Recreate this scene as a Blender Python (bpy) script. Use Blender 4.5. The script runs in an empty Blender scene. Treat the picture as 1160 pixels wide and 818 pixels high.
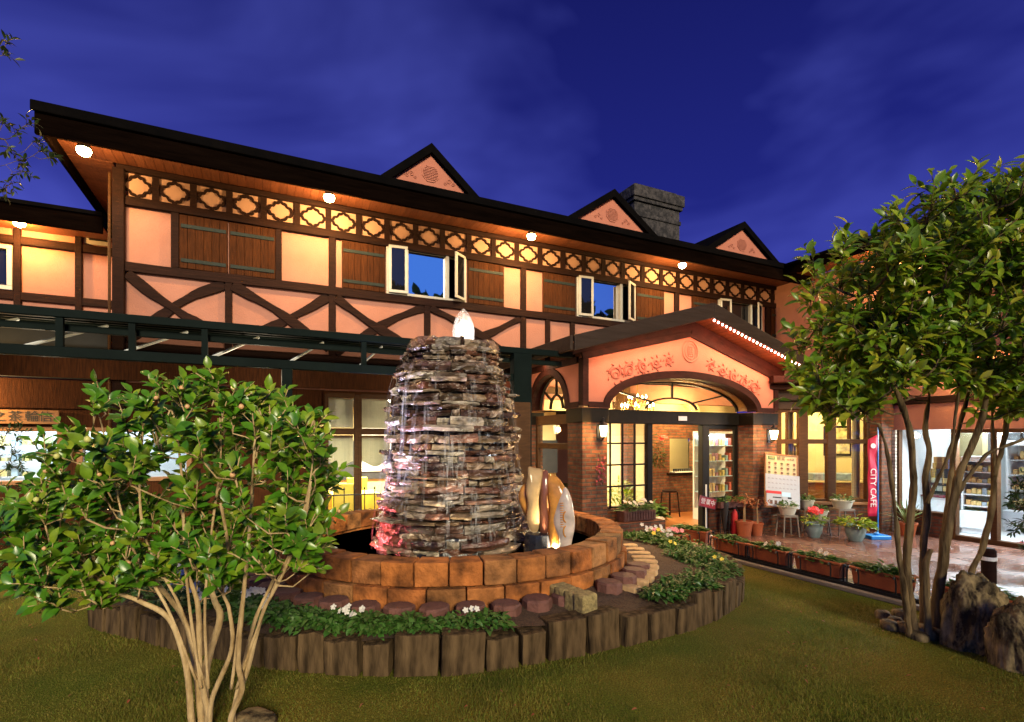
import bpy, math, random
import numpy as np
from mathutils import Vector, Matrix
random.seed(7); rng = np.random.default_rng(7)
SC = bpy.context.scene; COL = SC.collection
R = math.radians; PI = math.pi

# ------------------------------------------------------------------ camera, sky, sun
F, EYE, PX, PY = 590.0, 1.8, 580.0, 497.0           # focal length (photo pixels), eye height, horizon
cd = bpy.data.cameras.new('camera'); cam = bpy.data.objects.new('camera', cd); COL.objects.link(cam)
cd.sensor_width = 36; cd.lens = 36 * F / 1160; cd.shift_y = (PY - 409) / 1160
cd.clip_start = .05; cd.clip_end = 3000
cam.location = (0, 0, EYE); cam.rotation_euler = (R(90), 0, 0)
SC.camera = cam
SC.view_settings.view_transform = 'Standard'; SC.view_settings.look = 'None'
SC.view_settings.exposure = 1.0; SC.view_settings.gamma = 1
SC.cycles.use_denoising = True
SC.cycles.max_bounces = 6; SC.cycles.diffuse_bounces = 3; SC.cycles.glossy_bounces = 3
SC.cycles.transmission_bounces = 4; SC.cycles.transparent_max_bounces = 16
SC.cycles.caustics_reflective = False; SC.cycles.caustics_refractive = False
SC.cycles.sample_clamp_indirect = 6

FILL = 2.6                                           # added warm fill from behind the camera, in place of unseen floodlights
W = bpy.data.worlds.new('World'); SC.world = W; W.use_nodes = True
wn, wl = W.node_tree.nodes, W.node_tree.links
wn.clear()
def wnode(t, **k):
    n = wn.new(t)
    for a, b in k.items(): setattr(n, a, b)
    return n
wo = wnode('ShaderNodeOutputWorld'); bg = wnode('ShaderNodeBackground')
tc = wnode('ShaderNodeTexCoord'); sx = wnode('ShaderNodeSeparateXYZ')
wl.new(tc.outputs['Generated'], sx.inputs[0])
# dusk: deep blue ahead, brighter blue behind the camera where the sun went down
rmp = wnode('ShaderNodeMapRange'); rmp.inputs[1].default_value = -.15; rmp.inputs[2].default_value = -.65
wl.new(sx.outputs['Y'], rmp.inputs[0])
zr = wnode('ShaderNodeMapRange'); zr.inputs[1].default_value = 0; zr.inputs[2].default_value = .75
wl.new(sx.outputs['Z'], zr.inputs[0])
front = wnode('ShaderNodeMix', data_type='RGBA')
front.inputs[6].default_value = (.019, .026, .27, 1); front.inputs[7].default_value = (.0045, .006, .072, 1)
wl.new(zr.outputs[0], front.inputs[0])
# long-exposure cloud streaks, on a plane high above
zp = wnode('ShaderNodeMath', operation='ADD'); zp.inputs[1].default_value = .22; wl.new(sx.outputs['Z'], zp.inputs[0])
dv = wnode('ShaderNodeVectorMath', operation='DIVIDE'); wl.new(tc.outputs['Generated'], dv.inputs[0])
cz = wnode('ShaderNodeCombineXYZ')
for i in range(3): wl.new(zp.outputs[0], cz.inputs[i])
wl.new(cz.outputs[0], dv.inputs[1])
mp = wnode('ShaderNodeMapping'); mp.inputs['Rotation'].default_value = (0, R(33), 0); mp.inputs['Scale'].default_value = (1.0, 1.3, 2.1)
wl.new(tc.outputs['Generated'], mp.inputs[0])
nz = wnode('ShaderNodeTexNoise'); nz.inputs['Scale'].default_value = 1.7; nz.inputs['Detail'].default_value = 4; nz.inputs['Roughness'].default_value = .5
nz.inputs['Distortion'].default_value = .5
wl.new(mp.outputs[0], nz.inputs['Vector'])
cr = wnode('ShaderNodeValToRGB'); cr.color_ramp.elements[0].position = .38; cr.color_ramp.elements[1].position = .70
wl.new(nz.outputs[0], cr.inputs[0])
cl = wnode('ShaderNodeMix', data_type='RGBA', blend_type='ADD'); cl.inputs[0].default_value = 1
cs = wnode('ShaderNodeMix', data_type='RGBA', blend_type='MULTIPLY'); cs.inputs[0].default_value = 1
cs.inputs[7].default_value = (.042, .050, .21, 1); wl.new(cr.outputs[0], cs.inputs[6])
wl.new(front.outputs[2], cl.inputs[6]); wl.new(cs.outputs[2], cl.inputs[7])
zlow = wnode('ShaderNodeMapRange'); zlow.inputs[1].default_value = .62; zlow.inputs[2].default_value = .36; wl.new(sx.outputs['Z'], zlow.inputs[0])
bk = wnode('ShaderNodeMath', operation='MULTIPLY'); wl.new(rmp.outputs[0], bk.inputs[0]); wl.new(zlow.outputs[0], bk.inputs[1])
allsky = wnode('ShaderNodeMix', data_type='RGBA'); allsky.inputs[7].default_value = (.045, .15, .58, 1)
wl.new(bk.outputs[0], allsky.inputs[0]); wl.new(cl.outputs[2], allsky.inputs[6])
wl.new(allsky.outputs[2], bg.inputs[0]); bg.inputs[1].default_value = .64
wl.new(bg.outputs[0], wo.inputs[0])

sd = bpy.data.lights.new('fill_sun', 'SUN'); sun = bpy.data.objects.new('fill_sun', sd); COL.objects.link(sun)  # fill lamp added to light shrubs, lawn and walls from the camera side
sd.energy = FILL; sd.angle = R(14); sd.color = (1, .86, .58)
sun.rotation_euler = Vector((-.28, .91, -.35)).to_track_quat('-Z', 'Y').to_euler()

# ------------------------------------------------------------------ frames
U = Vector((1220, 590, 0)).normalized(); N = Vector((-U.y, U.x, 0)); TH = math.atan2(U.y, U.x)
O = Vector((-.1523, 10.2624, 0))                      # main facade: u along it, n into the building
def Wd(u, n, z=0): return O + U * u + N * n + Vector((0, 0, z))
def ray(x, y): return Vector(((x - PX) / F, 1, (PY - y) / F))
def at(x, y, Y): return Vector((0, 0, EYE)) + ray(x, y) * Y
def gnd(x, y, z=0):
    r = ray(x, y); return Vector((0, 0, EYE)) + r * ((z - EYE) / r.z)
def fac(x, y, n=0.):
    r = ray(x, y); c = Vector((0, 0, EYE)); p = c + r * (((O + N * n - c).dot(N)) / r.dot(N)); q = p - O
    return q.dot(U), p.z
def perp(x, y, u=0.):
    r = ray(x, y); c = Vector((0, 0, EYE)); p = c + r * (((O + U * u - c).dot(U)) / r.dot(U)); q = p - O
    return q.dot(N), p.z
def loc_of(p):
    q = p - O; return q.dot(U), q.dot(N)

# ------------------------------------------------------------------ materials
def _m(name):
    m = bpy.data.materials.new(name); m.use_nodes = True
    nt = m.node_tree; b = nt.nodes['Principled BSDF']; return m, nt, nt.nodes, nt.links, b
def coords(nt, stretch, kind='Object'):
    t = nt.nodes.new('ShaderNodeTexCoord'); mp = nt.nodes.new('ShaderNodeMapping')
    mp.inputs['Scale'].default_value = stretch; nt.links.new(t.outputs[kind], mp.inputs[0]); return mp.outputs[0]
def c4(c): return (c[0], c[1], c[2], 1)
def mat(name, c1, c2=None, scale=6, rough=.7, bump=0, bscale=None, stretch=(1, 1, 1), metal=0, spec=.5, detail=6, lo=.35, hi=.68, island=0, transl=0):
    m, nt, nn, ll, b = _m(name)
    v = coords(nt, stretch)
    n = nn.new('ShaderNodeTexNoise'); n.inputs['Scale'].default_value = scale; n.inputs['Detail'].default_value = detail
    n.inputs['Roughness'].default_value = .65
    ll.new(v, n.inputs['Vector'])
    r = nn.new('ShaderNodeValToRGB'); e = r.color_ramp.elements
    e[0].position = lo; e[1].position = hi; e[0].color = c4(c1); e[1].color = c4(c2 or [x * .75 for x in c1])
    ll.new(n.outputs[0], r.inputs[0]); out = r.outputs[0]
    if island:
        g = nn.new('ShaderNodeNewGeometry'); h = nn.new('ShaderNodeMapRange')
        h.inputs[3].default_value = 1 - island; h.inputs[4].default_value = 1 + island
        ll.new(g.outputs['Random Per Island'], h.inputs[0])
        mx = nn.new('ShaderNodeMix'); mx.data_type = 'RGBA'; mx.blend_type = 'MULTIPLY'; mx.inputs[0].default_value = 1
        ll.new(out, mx.inputs[6]); ll.new(h.outputs[0], mx.inputs[7]); out = mx.outputs[2]
    ll.new(out, b.inputs['Base Color'])
    b.inputs['Roughness'].default_value = rough; b.inputs['Metallic'].default_value = metal
    b.inputs['Specular IOR Level'].default_value = spec
    if bump:
        n2 = nn.new('ShaderNodeTexNoise'); n2.inputs['Scale'].default_value = bscale or scale * 3; n2.inputs['Detail'].default_value = 6
        ll.new(v, n2.inputs['Vector'])
        bp = nn.new('ShaderNodeBump'); bp.inputs['Strength'].default_value = bump; bp.inputs['Distance'].default_value = .02
        ll.new(n2.outputs[0], bp.inputs['Height']); ll.new(bp.outputs[0], b.inputs['Normal'])
    return m
def ramp_island(name, cols, rough=.5, bump=.0, bscale=30, transl=0, noise=.35, nscale=12, spec=.5, stretch=(1, 1, 1)):
    """each loose piece (stone, leaf, plank) takes its own colour"""
    m, nt, nn, ll, b = _m(name)
    g = nn.new('ShaderNodeNewGeometry'); r = nn.new('ShaderNodeValToRGB'); e = r.color_ramp.elements
    while len(e) < len(cols): e.new(.5)
    for i, c in enumerate(cols): e[i].position = i / (len(cols) - 1); e[i].color = c4(c)
    ll.new(g.outputs['Random Per Island'], r.inputs[0])
    v = coords(nt, stretch); n = nn.new('ShaderNodeTexNoise'); n.inputs['Scale'].default_value = nscale; n.inputs['Detail'].default_value = 6
    ll.new(v, n.inputs['Vector'])
    mr = nn.new('ShaderNodeMapRange'); mr.inputs[1].default_value = .3; mr.inputs[2].default_value = .7
    mr.inputs[3].default_value = 1 - noise; mr.inputs[4].default_value = 1 + noise
    ll.new(n.outputs[0], mr.inputs[0])
    mx = nn.new('ShaderNodeMix'); mx.data_type = 'RGBA'; mx.blend_type = 'MULTIPLY'; mx.inputs[0].default_value = 1
    ll.new(r.outputs[0], mx.inputs[6]); ll.new(mr.outputs[0], mx.inputs[7])
    ll.new(mx.outputs[2], b.inputs['Base Color']); b.inputs['Roughness'].default_value = rough; b.inputs['Specular IOR Level'].default_value = spec
    if bump:
        n2 = nn.new('ShaderNodeTexNoise'); n2.inputs['Scale'].default_value = bscale; n2.inputs['Detail'].default_value = 8
        ll.new(v, n2.inputs['Vector']); bp = nn.new('ShaderNodeBump'); bp.inputs['Strength'].default_value = bump; bp.inputs['Distance'].default_value = .02
        ll.new(n2.outputs[0], bp.inputs['Height']); ll.new(bp.outputs[0], b.inputs['Normal'])
    if transl:
        t = nn.new('ShaderNodeBsdfTranslucent'); ll.new(mx.outputs[2], t.inputs[0])
        ms = nn.new('ShaderNodeMixShader'); ms.inputs[0].default_value = transl
        ll.new(b.outputs[0], ms.inputs[1]); ll.new(t.outputs[0], ms.inputs[2])
        ll.new(ms.outputs[0], nn['Material Output'].inputs[0])
    return m
def brick(name, c1, c2, mortar, bw=.21, bh=.065, rough=.8, bump=.5, flat=False, off=.5, ms=.012, spec=.4, wet=None):
    m, nt, nn, ll, b = _m(name)
    t = nn.new('ShaderNodeTexCoord'); s = nn.new('ShaderNodeSeparateXYZ'); ll.new(t.outputs['Object'], s.inputs[0])
    c = nn.new('ShaderNodeCombineXYZ')
    if flat: ll.new(s.outputs[0], c.inputs[0]); ll.new(s.outputs[1], c.inputs[1])
    else:
        a = nn.new('ShaderNodeMath'); a.operation = 'ADD'; ll.new(s.outputs[0], a.inputs[0]); ll.new(s.outputs[1], a.inputs[1])
        ll.new(a.outputs[0], c.inputs[0]); ll.new(s.outputs[2], c.inputs[1])
    br = nn.new('ShaderNodeTexBrick'); br.inputs['Scale'].default_value = 1; br.offset = off
    br.inputs['Brick Width'].default_value = bw; br.inputs['Row Height'].default_value = bh; br.inputs['Mortar Size'].default_value = ms
    br.inputs['Mortar Smooth'].default_value = .3; br.inputs['Bias'].default_value = 0
    br.inputs['Color1'].default_value = c4(c1); br.inputs['Color2'].default_value = c4(c2); br.inputs['Mortar'].default_value = c4(mortar)
    ll.new(c.outputs[0], br.inputs['Vector'])
    n = nn.new('ShaderNodeTexNoise'); n.inputs['Scale'].default_value = 9; n.inputs['Detail'].default_value = 8; ll.new(t.outputs['Object'], n.inputs['Vector'])
    mr = nn.new('ShaderNodeMapRange'); mr.inputs[1].default_value = .3; mr.inputs[2].default_value = .7; mr.inputs[3].default_value = .55; mr.inputs[4].default_value = 1.35
    ll.new(n.outputs[0], mr.inputs[0])
    mx = nn.new('ShaderNodeMix'); mx.data_type = 'RGBA'; mx.blend_type = 'MULTIPLY'; mx.inputs[0].default_value = 1
    ll.new(br.outputs[0], mx.inputs[6]); ll.new(mr.outputs[0], mx.inputs[7]); ll.new(mx.outputs[2], b.inputs['Base Color'])
    b.inputs['Roughness'].default_value = rough; b.inputs['Specular IOR Level'].default_value = spec
    if wet:
        w = nn.new('ShaderNodeTexNoise'); w.inputs['Scale'].default_value = 1.3; w.inputs['Detail'].default_value = 5; ll.new(t.outputs['Object'], w.inputs['Vector'])
        q = nn.new('ShaderNodeMapRange'); q.inputs[1].default_value = .38; q.inputs[2].default_value = .62; q.inputs[3].default_value = wet[0]; q.inputs[4].default_value = wet[1]
        ll.new(w.outputs[0], q.inputs[0]); ll.new(q.outputs[0], b.inputs['Roughness'])
    iv = nn.new('ShaderNodeMath'); iv.operation = 'SUBTRACT'; iv.inputs[0].default_value = 1; ll.new(br.outputs['Fac'], iv.inputs[1])
    ad = nn.new('ShaderNodeMath'); ad.operation = 'MULTIPLY_ADD'; ll.new(n.outputs[0], ad.inputs[0]); ad.inputs[1].default_value = .45; ll.new(iv.outputs[0], ad.inputs[2])
    bp = nn.new('ShaderNodeBump'); bp.inputs['Strength'].default_value = bump; bp.inputs['Distance'].default_value = .012
    ll.new(ad.outputs[0], bp.inputs['Height']); ll.new(bp.outputs[0], b.inputs['Normal'])
    return m
def emit(name, col, s):
    m, nt, nn, ll, b = _m(name); b.inputs['Base Color'].default_value = c4(col)
    b.inputs['Emission Color'].default_value = c4(col); b.inputs['Emission Strength'].default_value = s; return m
def pane(name, refl, tint=(1, 1, 1), dark=None):
    m, nt, nn, ll, b = _m(name); nn.remove(b)
    g = nn.new('ShaderNodeBsdfGlossy'); g.inputs['Roughness'].default_value = .015; g.inputs[0].default_value = (1, 1, 1, 1)
    t = nn.new('ShaderNodeBsdfDiffuse' if dark else 'ShaderNodeBsdfTransparent'); t.inputs[0].default_value = c4(dark or tint)
    ms = nn.new('ShaderNodeMixShader'); ms.inputs[0].default_value = refl
    ll.new(t.outputs[0], ms.inputs[1]); ll.new(g.outputs[0], ms.inputs[2]); ll.new(ms.outputs[0], nn['Material Output'].inputs[0]); return m

M = {}
M['plaster'] = mat('peach_plaster', (.385, .178, .132), (.30, .132, .094), 1.6, .9, .35, 45, lo=.3, hi=.78, spec=.2)
M['plaster_up'] = mat('gable_plaster', (.4480, .1680, .1104), (.3680, .1320, .0880), 1.8, .9, .3, 45, lo=.3, hi=.78, spec=.2)
M['frieze_back'] = mat('pale_frieze_plaster', (.43, .255, .185), (.36, .205, .15), 2, .9, .2, 45, spec=.2)
M['cream'] = mat('cream_plaster', (.62, .52, .28), (.56, .46, .24), 2, .85, .15, 50)
M['white_wall'] = mat('white_wall', (.58, .62, .63), (.52, .56, .58), 2, .7)
M['dark_wood'] = mat('dark_timber', (.009, .0028, .0018), (.021, .007, .0045), 7, .8, .5, 20, (1, 1, 6), spec=.14)
M['dark_wood_u'] = mat('dark_beam', (.009, .0028, .0018), (.022, .0075, .0048), 3, .8, .5, 14, (.5, 6, 6), spec=.14)
M['red_wood'] = mat('red_brown_trim', (.016, .0042, .0026), (.034, .009, .0055), 5, .7, .3, 20, (1, 2, 2), spec=.12)
M['ornament'] = mat('coral_relief', (.40, .095, .06), (.32, .075, .05), 6, .8, .2, 40)
M['shutter'] = ramp_island('shutter_plank', [(.040, .012, .003), (.052, .016, .004), (.034, .010, .0028), (.046, .014, .0036)], .85, .4, 22, 0, .45, 9, spec=.12, stretch=(7, 7, .6))
M['strap'] = mat('verdigris_strap', (.010, .016, .0145), (.018, .025, .022), 20, .6, .3, spec=.15)
M['soffit'] = ramp_island('soffit_board', [(.10, .026, .008), (.13, .036, .011), (.085, .021, .006)], .55, .2, 20, 0, .3, 8, stretch=(8, .7, 1))
M['roof'] = mat('roof_metal', (.002, .0018, .002), (.004, .0032, .003), 3, .9, .15, 15, spec=.02)
M['fascia'] = mat('fascia_board', (.0022, .0012, .0009), (.005, .0026, .0018), 3, .9, .3, 12, (.5, 5, 5), spec=0)
M['porch_fascia'] = mat('brown_fascia', (.026, .015, .010), (.042, .026, .019), 3, .6, .3, 12, (.5, 5, 5), spec=.15)
M['white_frame'] = mat('white_frame', (.3850, .3710, .3290), (.3360, .3220, .2800), 9, .45)
M['sky_pane'] = pane('mirror_pane', .95, dark=(.004, .005, .008))
M['dark_pane'] = pane('dark_pane', .07, dark=(.006, .006, .007))
M['pane'] = pane('clear_pane', .06)
M['chimney'] = mat('sooty_stone', (.007, .006, .007), (.07, .06, .058), 9, .9, .9, 14, lo=.42, hi=.75)
M['brick'] = brick('red_brick', (.0978, .0255, .0102), (.1785, .0595, .0221), (.0723, .0510, .0340), bump=1.0)
M['paver'] = brick('clay_paving', (.15, .065, .045), (.21, .10, .07), (.07, .05, .04), .2, .1, .4, .5, True, spec=.5, wet=(.07, .38))
M['steel'] = mat('green_steel', (.0026, .0058, .0054), (.0045, .009, .0083), 4, .7, .1, 30, spec=.06)
M['poly'] = mat('ribbed_roof_sheet', (.16, .17, .16), (.24, .25, .23), 2, .5)
M['iron'] = mat('black_iron', (.010, .010, .012), (.02, .02, .02), 20, .45, metal=.3)
M['bronze'] = mat('bronze_frame', (.008, .006, .004), (.014, .010, .006), 9, .55, spec=.12)
M['brown_frame'] = mat('brown_window_frame', (.045, .019, .007), (.075, .034, .012), 5, .6, .2, 20, (1, 1, 5), spec=.15)
M['amber_wood'] = mat('amber_wood', (.1920, .0760, .0176), (.2560, .1120, .0288), 4, .55, .3, 14, (1, 1, 6))
M['terracotta'] = mat('terracotta', (.3570, .0850, .0238), (.2720, .0638, .0187), 7, .7, .25, 40)
M['soil'] = mat('bark_mulch', (.032, .016, .009), (.105, .055, .028), 55, .95, 1.0, 90)
M['timber'] = ramp_island('weathered_timber', [(.0480, .0288, .0136), (.0840, .0536, .0256), (.0680, .0496, .0160), (.1040, .0680, .0336), (.0280, .0160, .0080)], .95, 1.0, 12, 0, .7, 5, spec=.1, stretch=(3.5, 3.5, .7))
M['rim'] = ramp_island('orange_sandstone', [(.2550, .0808, .0187), (.3230, .1105, .0272), (.1955, .0612, .0153), (.2550, .1190, .0425), (.2975, .0978, .0221), (.1445, .0723, .0255)], .85, 1.0, 30, 0, .75, 6, spec=.25)
M['octagon'] = ramp_island('red_paver', [(.085, .032, .024), (.12, .046, .034), (.10, .044, .036)], .8, .6, 40, 0, .35, 8)
M['tan_slab'] = ramp_island('tan_slab', [(.36, .22, .10), (.48, .31, .15), (.42, .25, .11)], .75, .5, 30, 0, .3, 9)
M['mossy'] = ramp_island('mossy_stone', [(.22, .17, .06), (.27, .20, .08), (.20, .14, .06)], .9, 1.0, 60, 0, .45, 25)
M['slate'] = ramp_island('tower_stone', [(.06, .026, .015), (.22, .15, .085), (.03, .017, .012), (.13, .05, .03), (.28, .21, .14), (.055, .032, .02), (.17, .075, .05), (.34, .29, .22), (.04, .022, .015), (.10, .05, .035)], .22, 1.0, 22, 0, .75, 7, spec=.8, stretch=(1, 1, 2.4))
M['bark'] = mat('grey_bark', (.028, .017, .008), (.20, .14, .07), 16, .95, 1.0, 30, (1, 1, .14), lo=.32, hi=.66, spec=.1)
M['bark2'] = mat('pale_bark', (.22, .14, .055), (.52, .38, .20), 12, .85, .8, 40, (1, 1, .35), lo=.3, hi=.7, spec=.2)
M['boulder'] = mat('boulder', (.028, .020, .011), (.27, .20, .10), 7, .95, 1.0, 16, (1, 1, .5), detail=12, lo=.40, hi=.62, spec=.15)
M['camellia'] = ramp_island('camellia_leaf', [(.042, .14, .007), (.075, .20, .011), (.05, .16, .009), (.16, .28, .014), (.06, .18, .011), (.24, .31, .02), (.035, .115, .008)], .30, .0, 30, .24, .25, 20, spec=.42)
M['leafy'] = ramp_island('tree_leaf', [(.06, .15, .008), (.16, .27, .014), (.085, .19, .011), (.27, .34, .02), (.11, .22, .012), (.38, .35, .025), (.14, .25, .014)], .32, .0, 30, .32, .25, 20, spec=.45)
M['darkleaf'] = ramp_island('dark_leaf', [(.015, .04, .01), (.03, .06, .012)], .5, 0, 30, .2, .2, 20)
M['darkleaf2'] = ramp_island('dim_leaf', [(.015, .035, .007), (.03, .055, .01), (.045, .055, .012)], .5, 0, 30, .25, .2, 20)
M['herb'] = ramp_island('bedding_leaf', [(.0280, .0960, .0120), (.0480, .1440, .0176), (.0600, .1280, .0200), (.0320, .0880, .0112)], .55, 0, 30, .2, .2, 20)
M['agave_leaf'] = ramp_island('striped_leaf', [(.10, .16, .04), (.22, .26, .09)], .5, 0, 30, .15, .2, 20)
M['red_leaf'] = ramp_island('copper_leaf', [(.28, .06, .02), (.20, .08, .03), (.35, .10, .03)], .6, 0, 30, .2, .2, 20)
M['petal_w'] = mat('white_petal', (.5950, .5740, .5250), (.5460, .5180, .4620), 20, .6)
M['petal_y'] = mat('yellow_petal', (.75, .55, .03), (.8, .62, .08), 20, .6)
M['petal_r'] = mat('red_petal', (.6, .02, .02), (.45, .015, .02), 20, .6)
M['dark_petal'] = mat('dark_red_petal', (.22, .008, .03), (.15, .006, .02), 20, .6); M['petal_p'] = mat('pink_petal', (.75, .3, .3), (.7, .2, .22), 20, .6)
M['bud_a'] = mat('green_bud', (.45, .44, .12), (.5, .5, .16), 30, .5); M['bud_b'] = mat('pink_bud', (.62, .30, .16), (.55, .34, .14), 30, .5)
M['grass'] = ramp_island('grass_blade', [(.16, .13, .02), (.10, .14, .016), (.22, .165, .04), (.08, .13, .014), (.19, .14, .028)], .8, 0, 30, .2, .35, 2.2, spec=.15)
M['white_pot'] = mat('white_pot', (.4680, .4420, .3640), (.4290, .4030, .3250), 9, .5)
M['blue_pot'] = mat('glazed_pot', (.20, .27, .27), (.13, .19, .20), 8, .25)
M['blue_plastic'] = mat('blue_plastic', (.01, .20, .62), (.012, .17, .55), 8, .35)
M['banner'] = mat('crimson_cloth', (.62, .008, .05), (.55, .01, .07), 3, .6)
M['red_sign'] = mat('red_enamel', (.5, .014, .025), (.28, .012, .018), 5, .4)
M['white_ink'] = mat('white_ink', (.85, .82, .8), (.8, .78, .75), 5, .6)
M['black_ink'] = mat('black_ink', (.012, .010, .010), (.02, .016, .014), 5, .7)
M['brown_ink'] = mat('brown_ink', (.11, .05, .03), (.14, .06, .035), 5, .7)
M['green_ink'] = mat('green_ink', (.05, .17, .04), (.06, .2, .05), 5, .7)
M['poster'] = mat('yellow_poster', (.5400, .4350, .1950), (.5700, .4800, .2700), 3, .6)
M['paper'] = mat('white_paper', (.4588, .4712, .4960), (.4216, .4340, .4712), 30, .7)
M['blue_paper'] = mat('pale_blue_paper', (.45, .65, .80), (.5, .7, .82), 10, .7)
M['red_ink'] = mat('red_ink', (.6, .03, .03), (.55, .03, .03), 5, .7)
M['dish'] = ramp_island('dish_photo', [(.12, .04, .02), (.22, .12, .05), (.05, .06, .03), (.3, .08, .05), (.08, .05, .04)], .7)
M['disha'] = mat('brown_dish', (.14, .05, .02), (.3, .14, .06), 60, .7); M['dishb'] = mat('green_dish', (.06, .07, .03), (.2, .16, .06), 60, .7); M['dishc'] = mat('red_dish', (.28, .07, .04), (.12, .05, .03), 60, .7)
M['curtain'] = mat('lace_curtain', (.72, .72, .50), (.6, .62, .42), 3, .8, .3, 14, (6, 6, .3))
M['drape'] = mat('beige_drape', (.58, .48, .24), (.46, .36, .17), 3, .85, .5, 10, (8, 8, .2))
M['yellow_cloth'] = mat('yellow_cloth', (.75, .62, .10), (.7, .55, .08), 5, .8)
M['dark_panel'] = mat('dark_panel', (.02, .024, .032), (.03, .034, .042), 5, .6)
M['floor_in'] = mat('orange_tile_floor', (.3360, .1360, .0480), (.2880, .1120, .0400), 4, .4)
M['grey_floor'] = mat('pale_tile_floor', (.5, .52, .52), (.45, .47, .47), 4, .35)
M['metal_white'] = mat('white_metal', (.72, .75, .76), (.66, .7, .72), 6, .4)
M['goods'] = ramp_island('packaged_goods', [(.6, .55, .2), (.5, .1, .08), (.1, .3, .45), (.7, .7, .66), (.15, .4, .15), (.6, .3, .1), (.75, .72, .3)], .5)
M['maroon'] = mat('maroon_panel', (.11, .012, .03), (.14, .016, .036), 5, .6)
M['red_rubber'] = mat('red_mat', (.30, .02, .025), (.25, .02, .02), 20, .9)
M['grey_wood'] = mat('grey_easel', (.15, .12, .09), (.22, .18, .14), 6, .7, .3, 20, (1, 1, 5))
M['onyx'] = ramp_island('carved_onyx', [(.66, .26, .045), (.70, .34, .08), (.62, .22, .03)], .16, .25, 9, .35, .45, 5, spec=.7)
M['onyx_pale'] = ramp_island('pale_onyx', [(.5920, .4000, .1920), (.6080, .4400, .2400)], .16, .2, 9, .35, .3, 4, spec=.7)
M['onyx_red'] = ramp_island('brown_onyx', [(.16, .055, .035), (.22, .08, .05)], .2, .2, 9, .1, .3, 4, spec=.7)
M['fishwhite'] = ramp_island('white_onyx', [(.6240, .5600, .5120), (.6080, .5120, .4640)], .14, .3, 12, .3, .3, 7, spec=.7)
M['blackstone'] = mat('black_granite', (.008, .009, .014), (.02, .022, .03), 9, .2, .1)
M['glass_shade'] = emit('lantern_glass', (1, .72, .34), 9)
M['bulb'] = emit('warm_bulb', (1, .62, .22), 60)
M['candle'] = emit('candle_bulb', (1, .72, .32), 26)
M['led'] = emit('led_bulb', (1, .62, .5), 12)
M['tube'] = emit('fluorescent_tube', (.85, .95, 1), 9)
M['brass'] = mat('brass', (.55, .36, .10), (.45, .28, .07), 9, .25, metal=.9)
M['picture'] = ramp_island('picture_print', [(.25, .3, .2), (.4, .35, .15), (.3, .15, .1)], .5, 0, 30, 0, .8, 9)
def water_mat():
    m, nt, nn, ll, b = _m('pool_water'); b.inputs['Base Color'].default_value = (.012, .014, .013, 1)
    b.inputs['Roughness'].default_value = .06; b.inputs['Specular IOR Level'].default_value = .7
    n = nn.new('ShaderNodeTexNoise'); n.inputs['Scale'].default_value = 9; n.inputs['Detail'].default_value = 3
    ll.new(coords(nt, (1, 1, 1)), n.inputs['Vector']); bp = nn.new('ShaderNodeBump'); bp.inputs['Strength'].default_value = .4; bp.inputs['Distance'].default_value = .03
    ll.new(n.outputs[0], bp.inputs['Height']); ll.new(bp.outputs[0], b.inputs['Normal']); return m
M['water'] = water_mat()
def foam_mat(name, a, transl=.5, stretch=(30, 30, 1.2)):
    m, nt, nn, ll, b = _m(name); b.inputs['Base Color'].default_value = (.9, .92, .96, 1); b.inputs['Roughness'].default_value = .3
    t = nn.new('ShaderNodeBsdfTranslucent'); t.inputs[0].default_value = (.95, .95, .98, 1)
    ms = nn.new('ShaderNodeMixShader'); ms.inputs[0].default_value = transl; ll.new(b.outputs[0], ms.inputs[1]); ll.new(t.outputs[0], ms.inputs[2])
    tr = nn.new('ShaderNodeBsdfTransparent'); mm = nn.new('ShaderNodeMixShader')
    n = nn.new('ShaderNodeTexNoise'); n.inputs['Scale'].default_value = 1; n.inputs['Detail'].default_value = 5; ll.new(coords(nt, stretch), n.inputs['Vector'])
    mr = nn.new('ShaderNodeMapRange'); mr.inputs[1].default_value = .45; mr.inputs[2].default_value = .8; mr.inputs[3].default_value = a[0]; mr.inputs[4].default_value = a[1]
    ll.new(n.outputs[0], mr.inputs[0]); ll.new(mr.outputs[0], mm.inputs[0]); ll.new(tr.outputs[0], mm.inputs[1]); ll.new(ms.outputs[0], mm.inputs[2])
    ll.new(mm.outputs[0], nn['Material Output'].inputs[0]); return m
M['foam'] = foam_mat('jet_foam', (.22, .8), .6, (9, 9, 2.0)); M['film'] = foam_mat('falling_film', (.0, .34), .5, (60, 60, .8))
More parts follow.
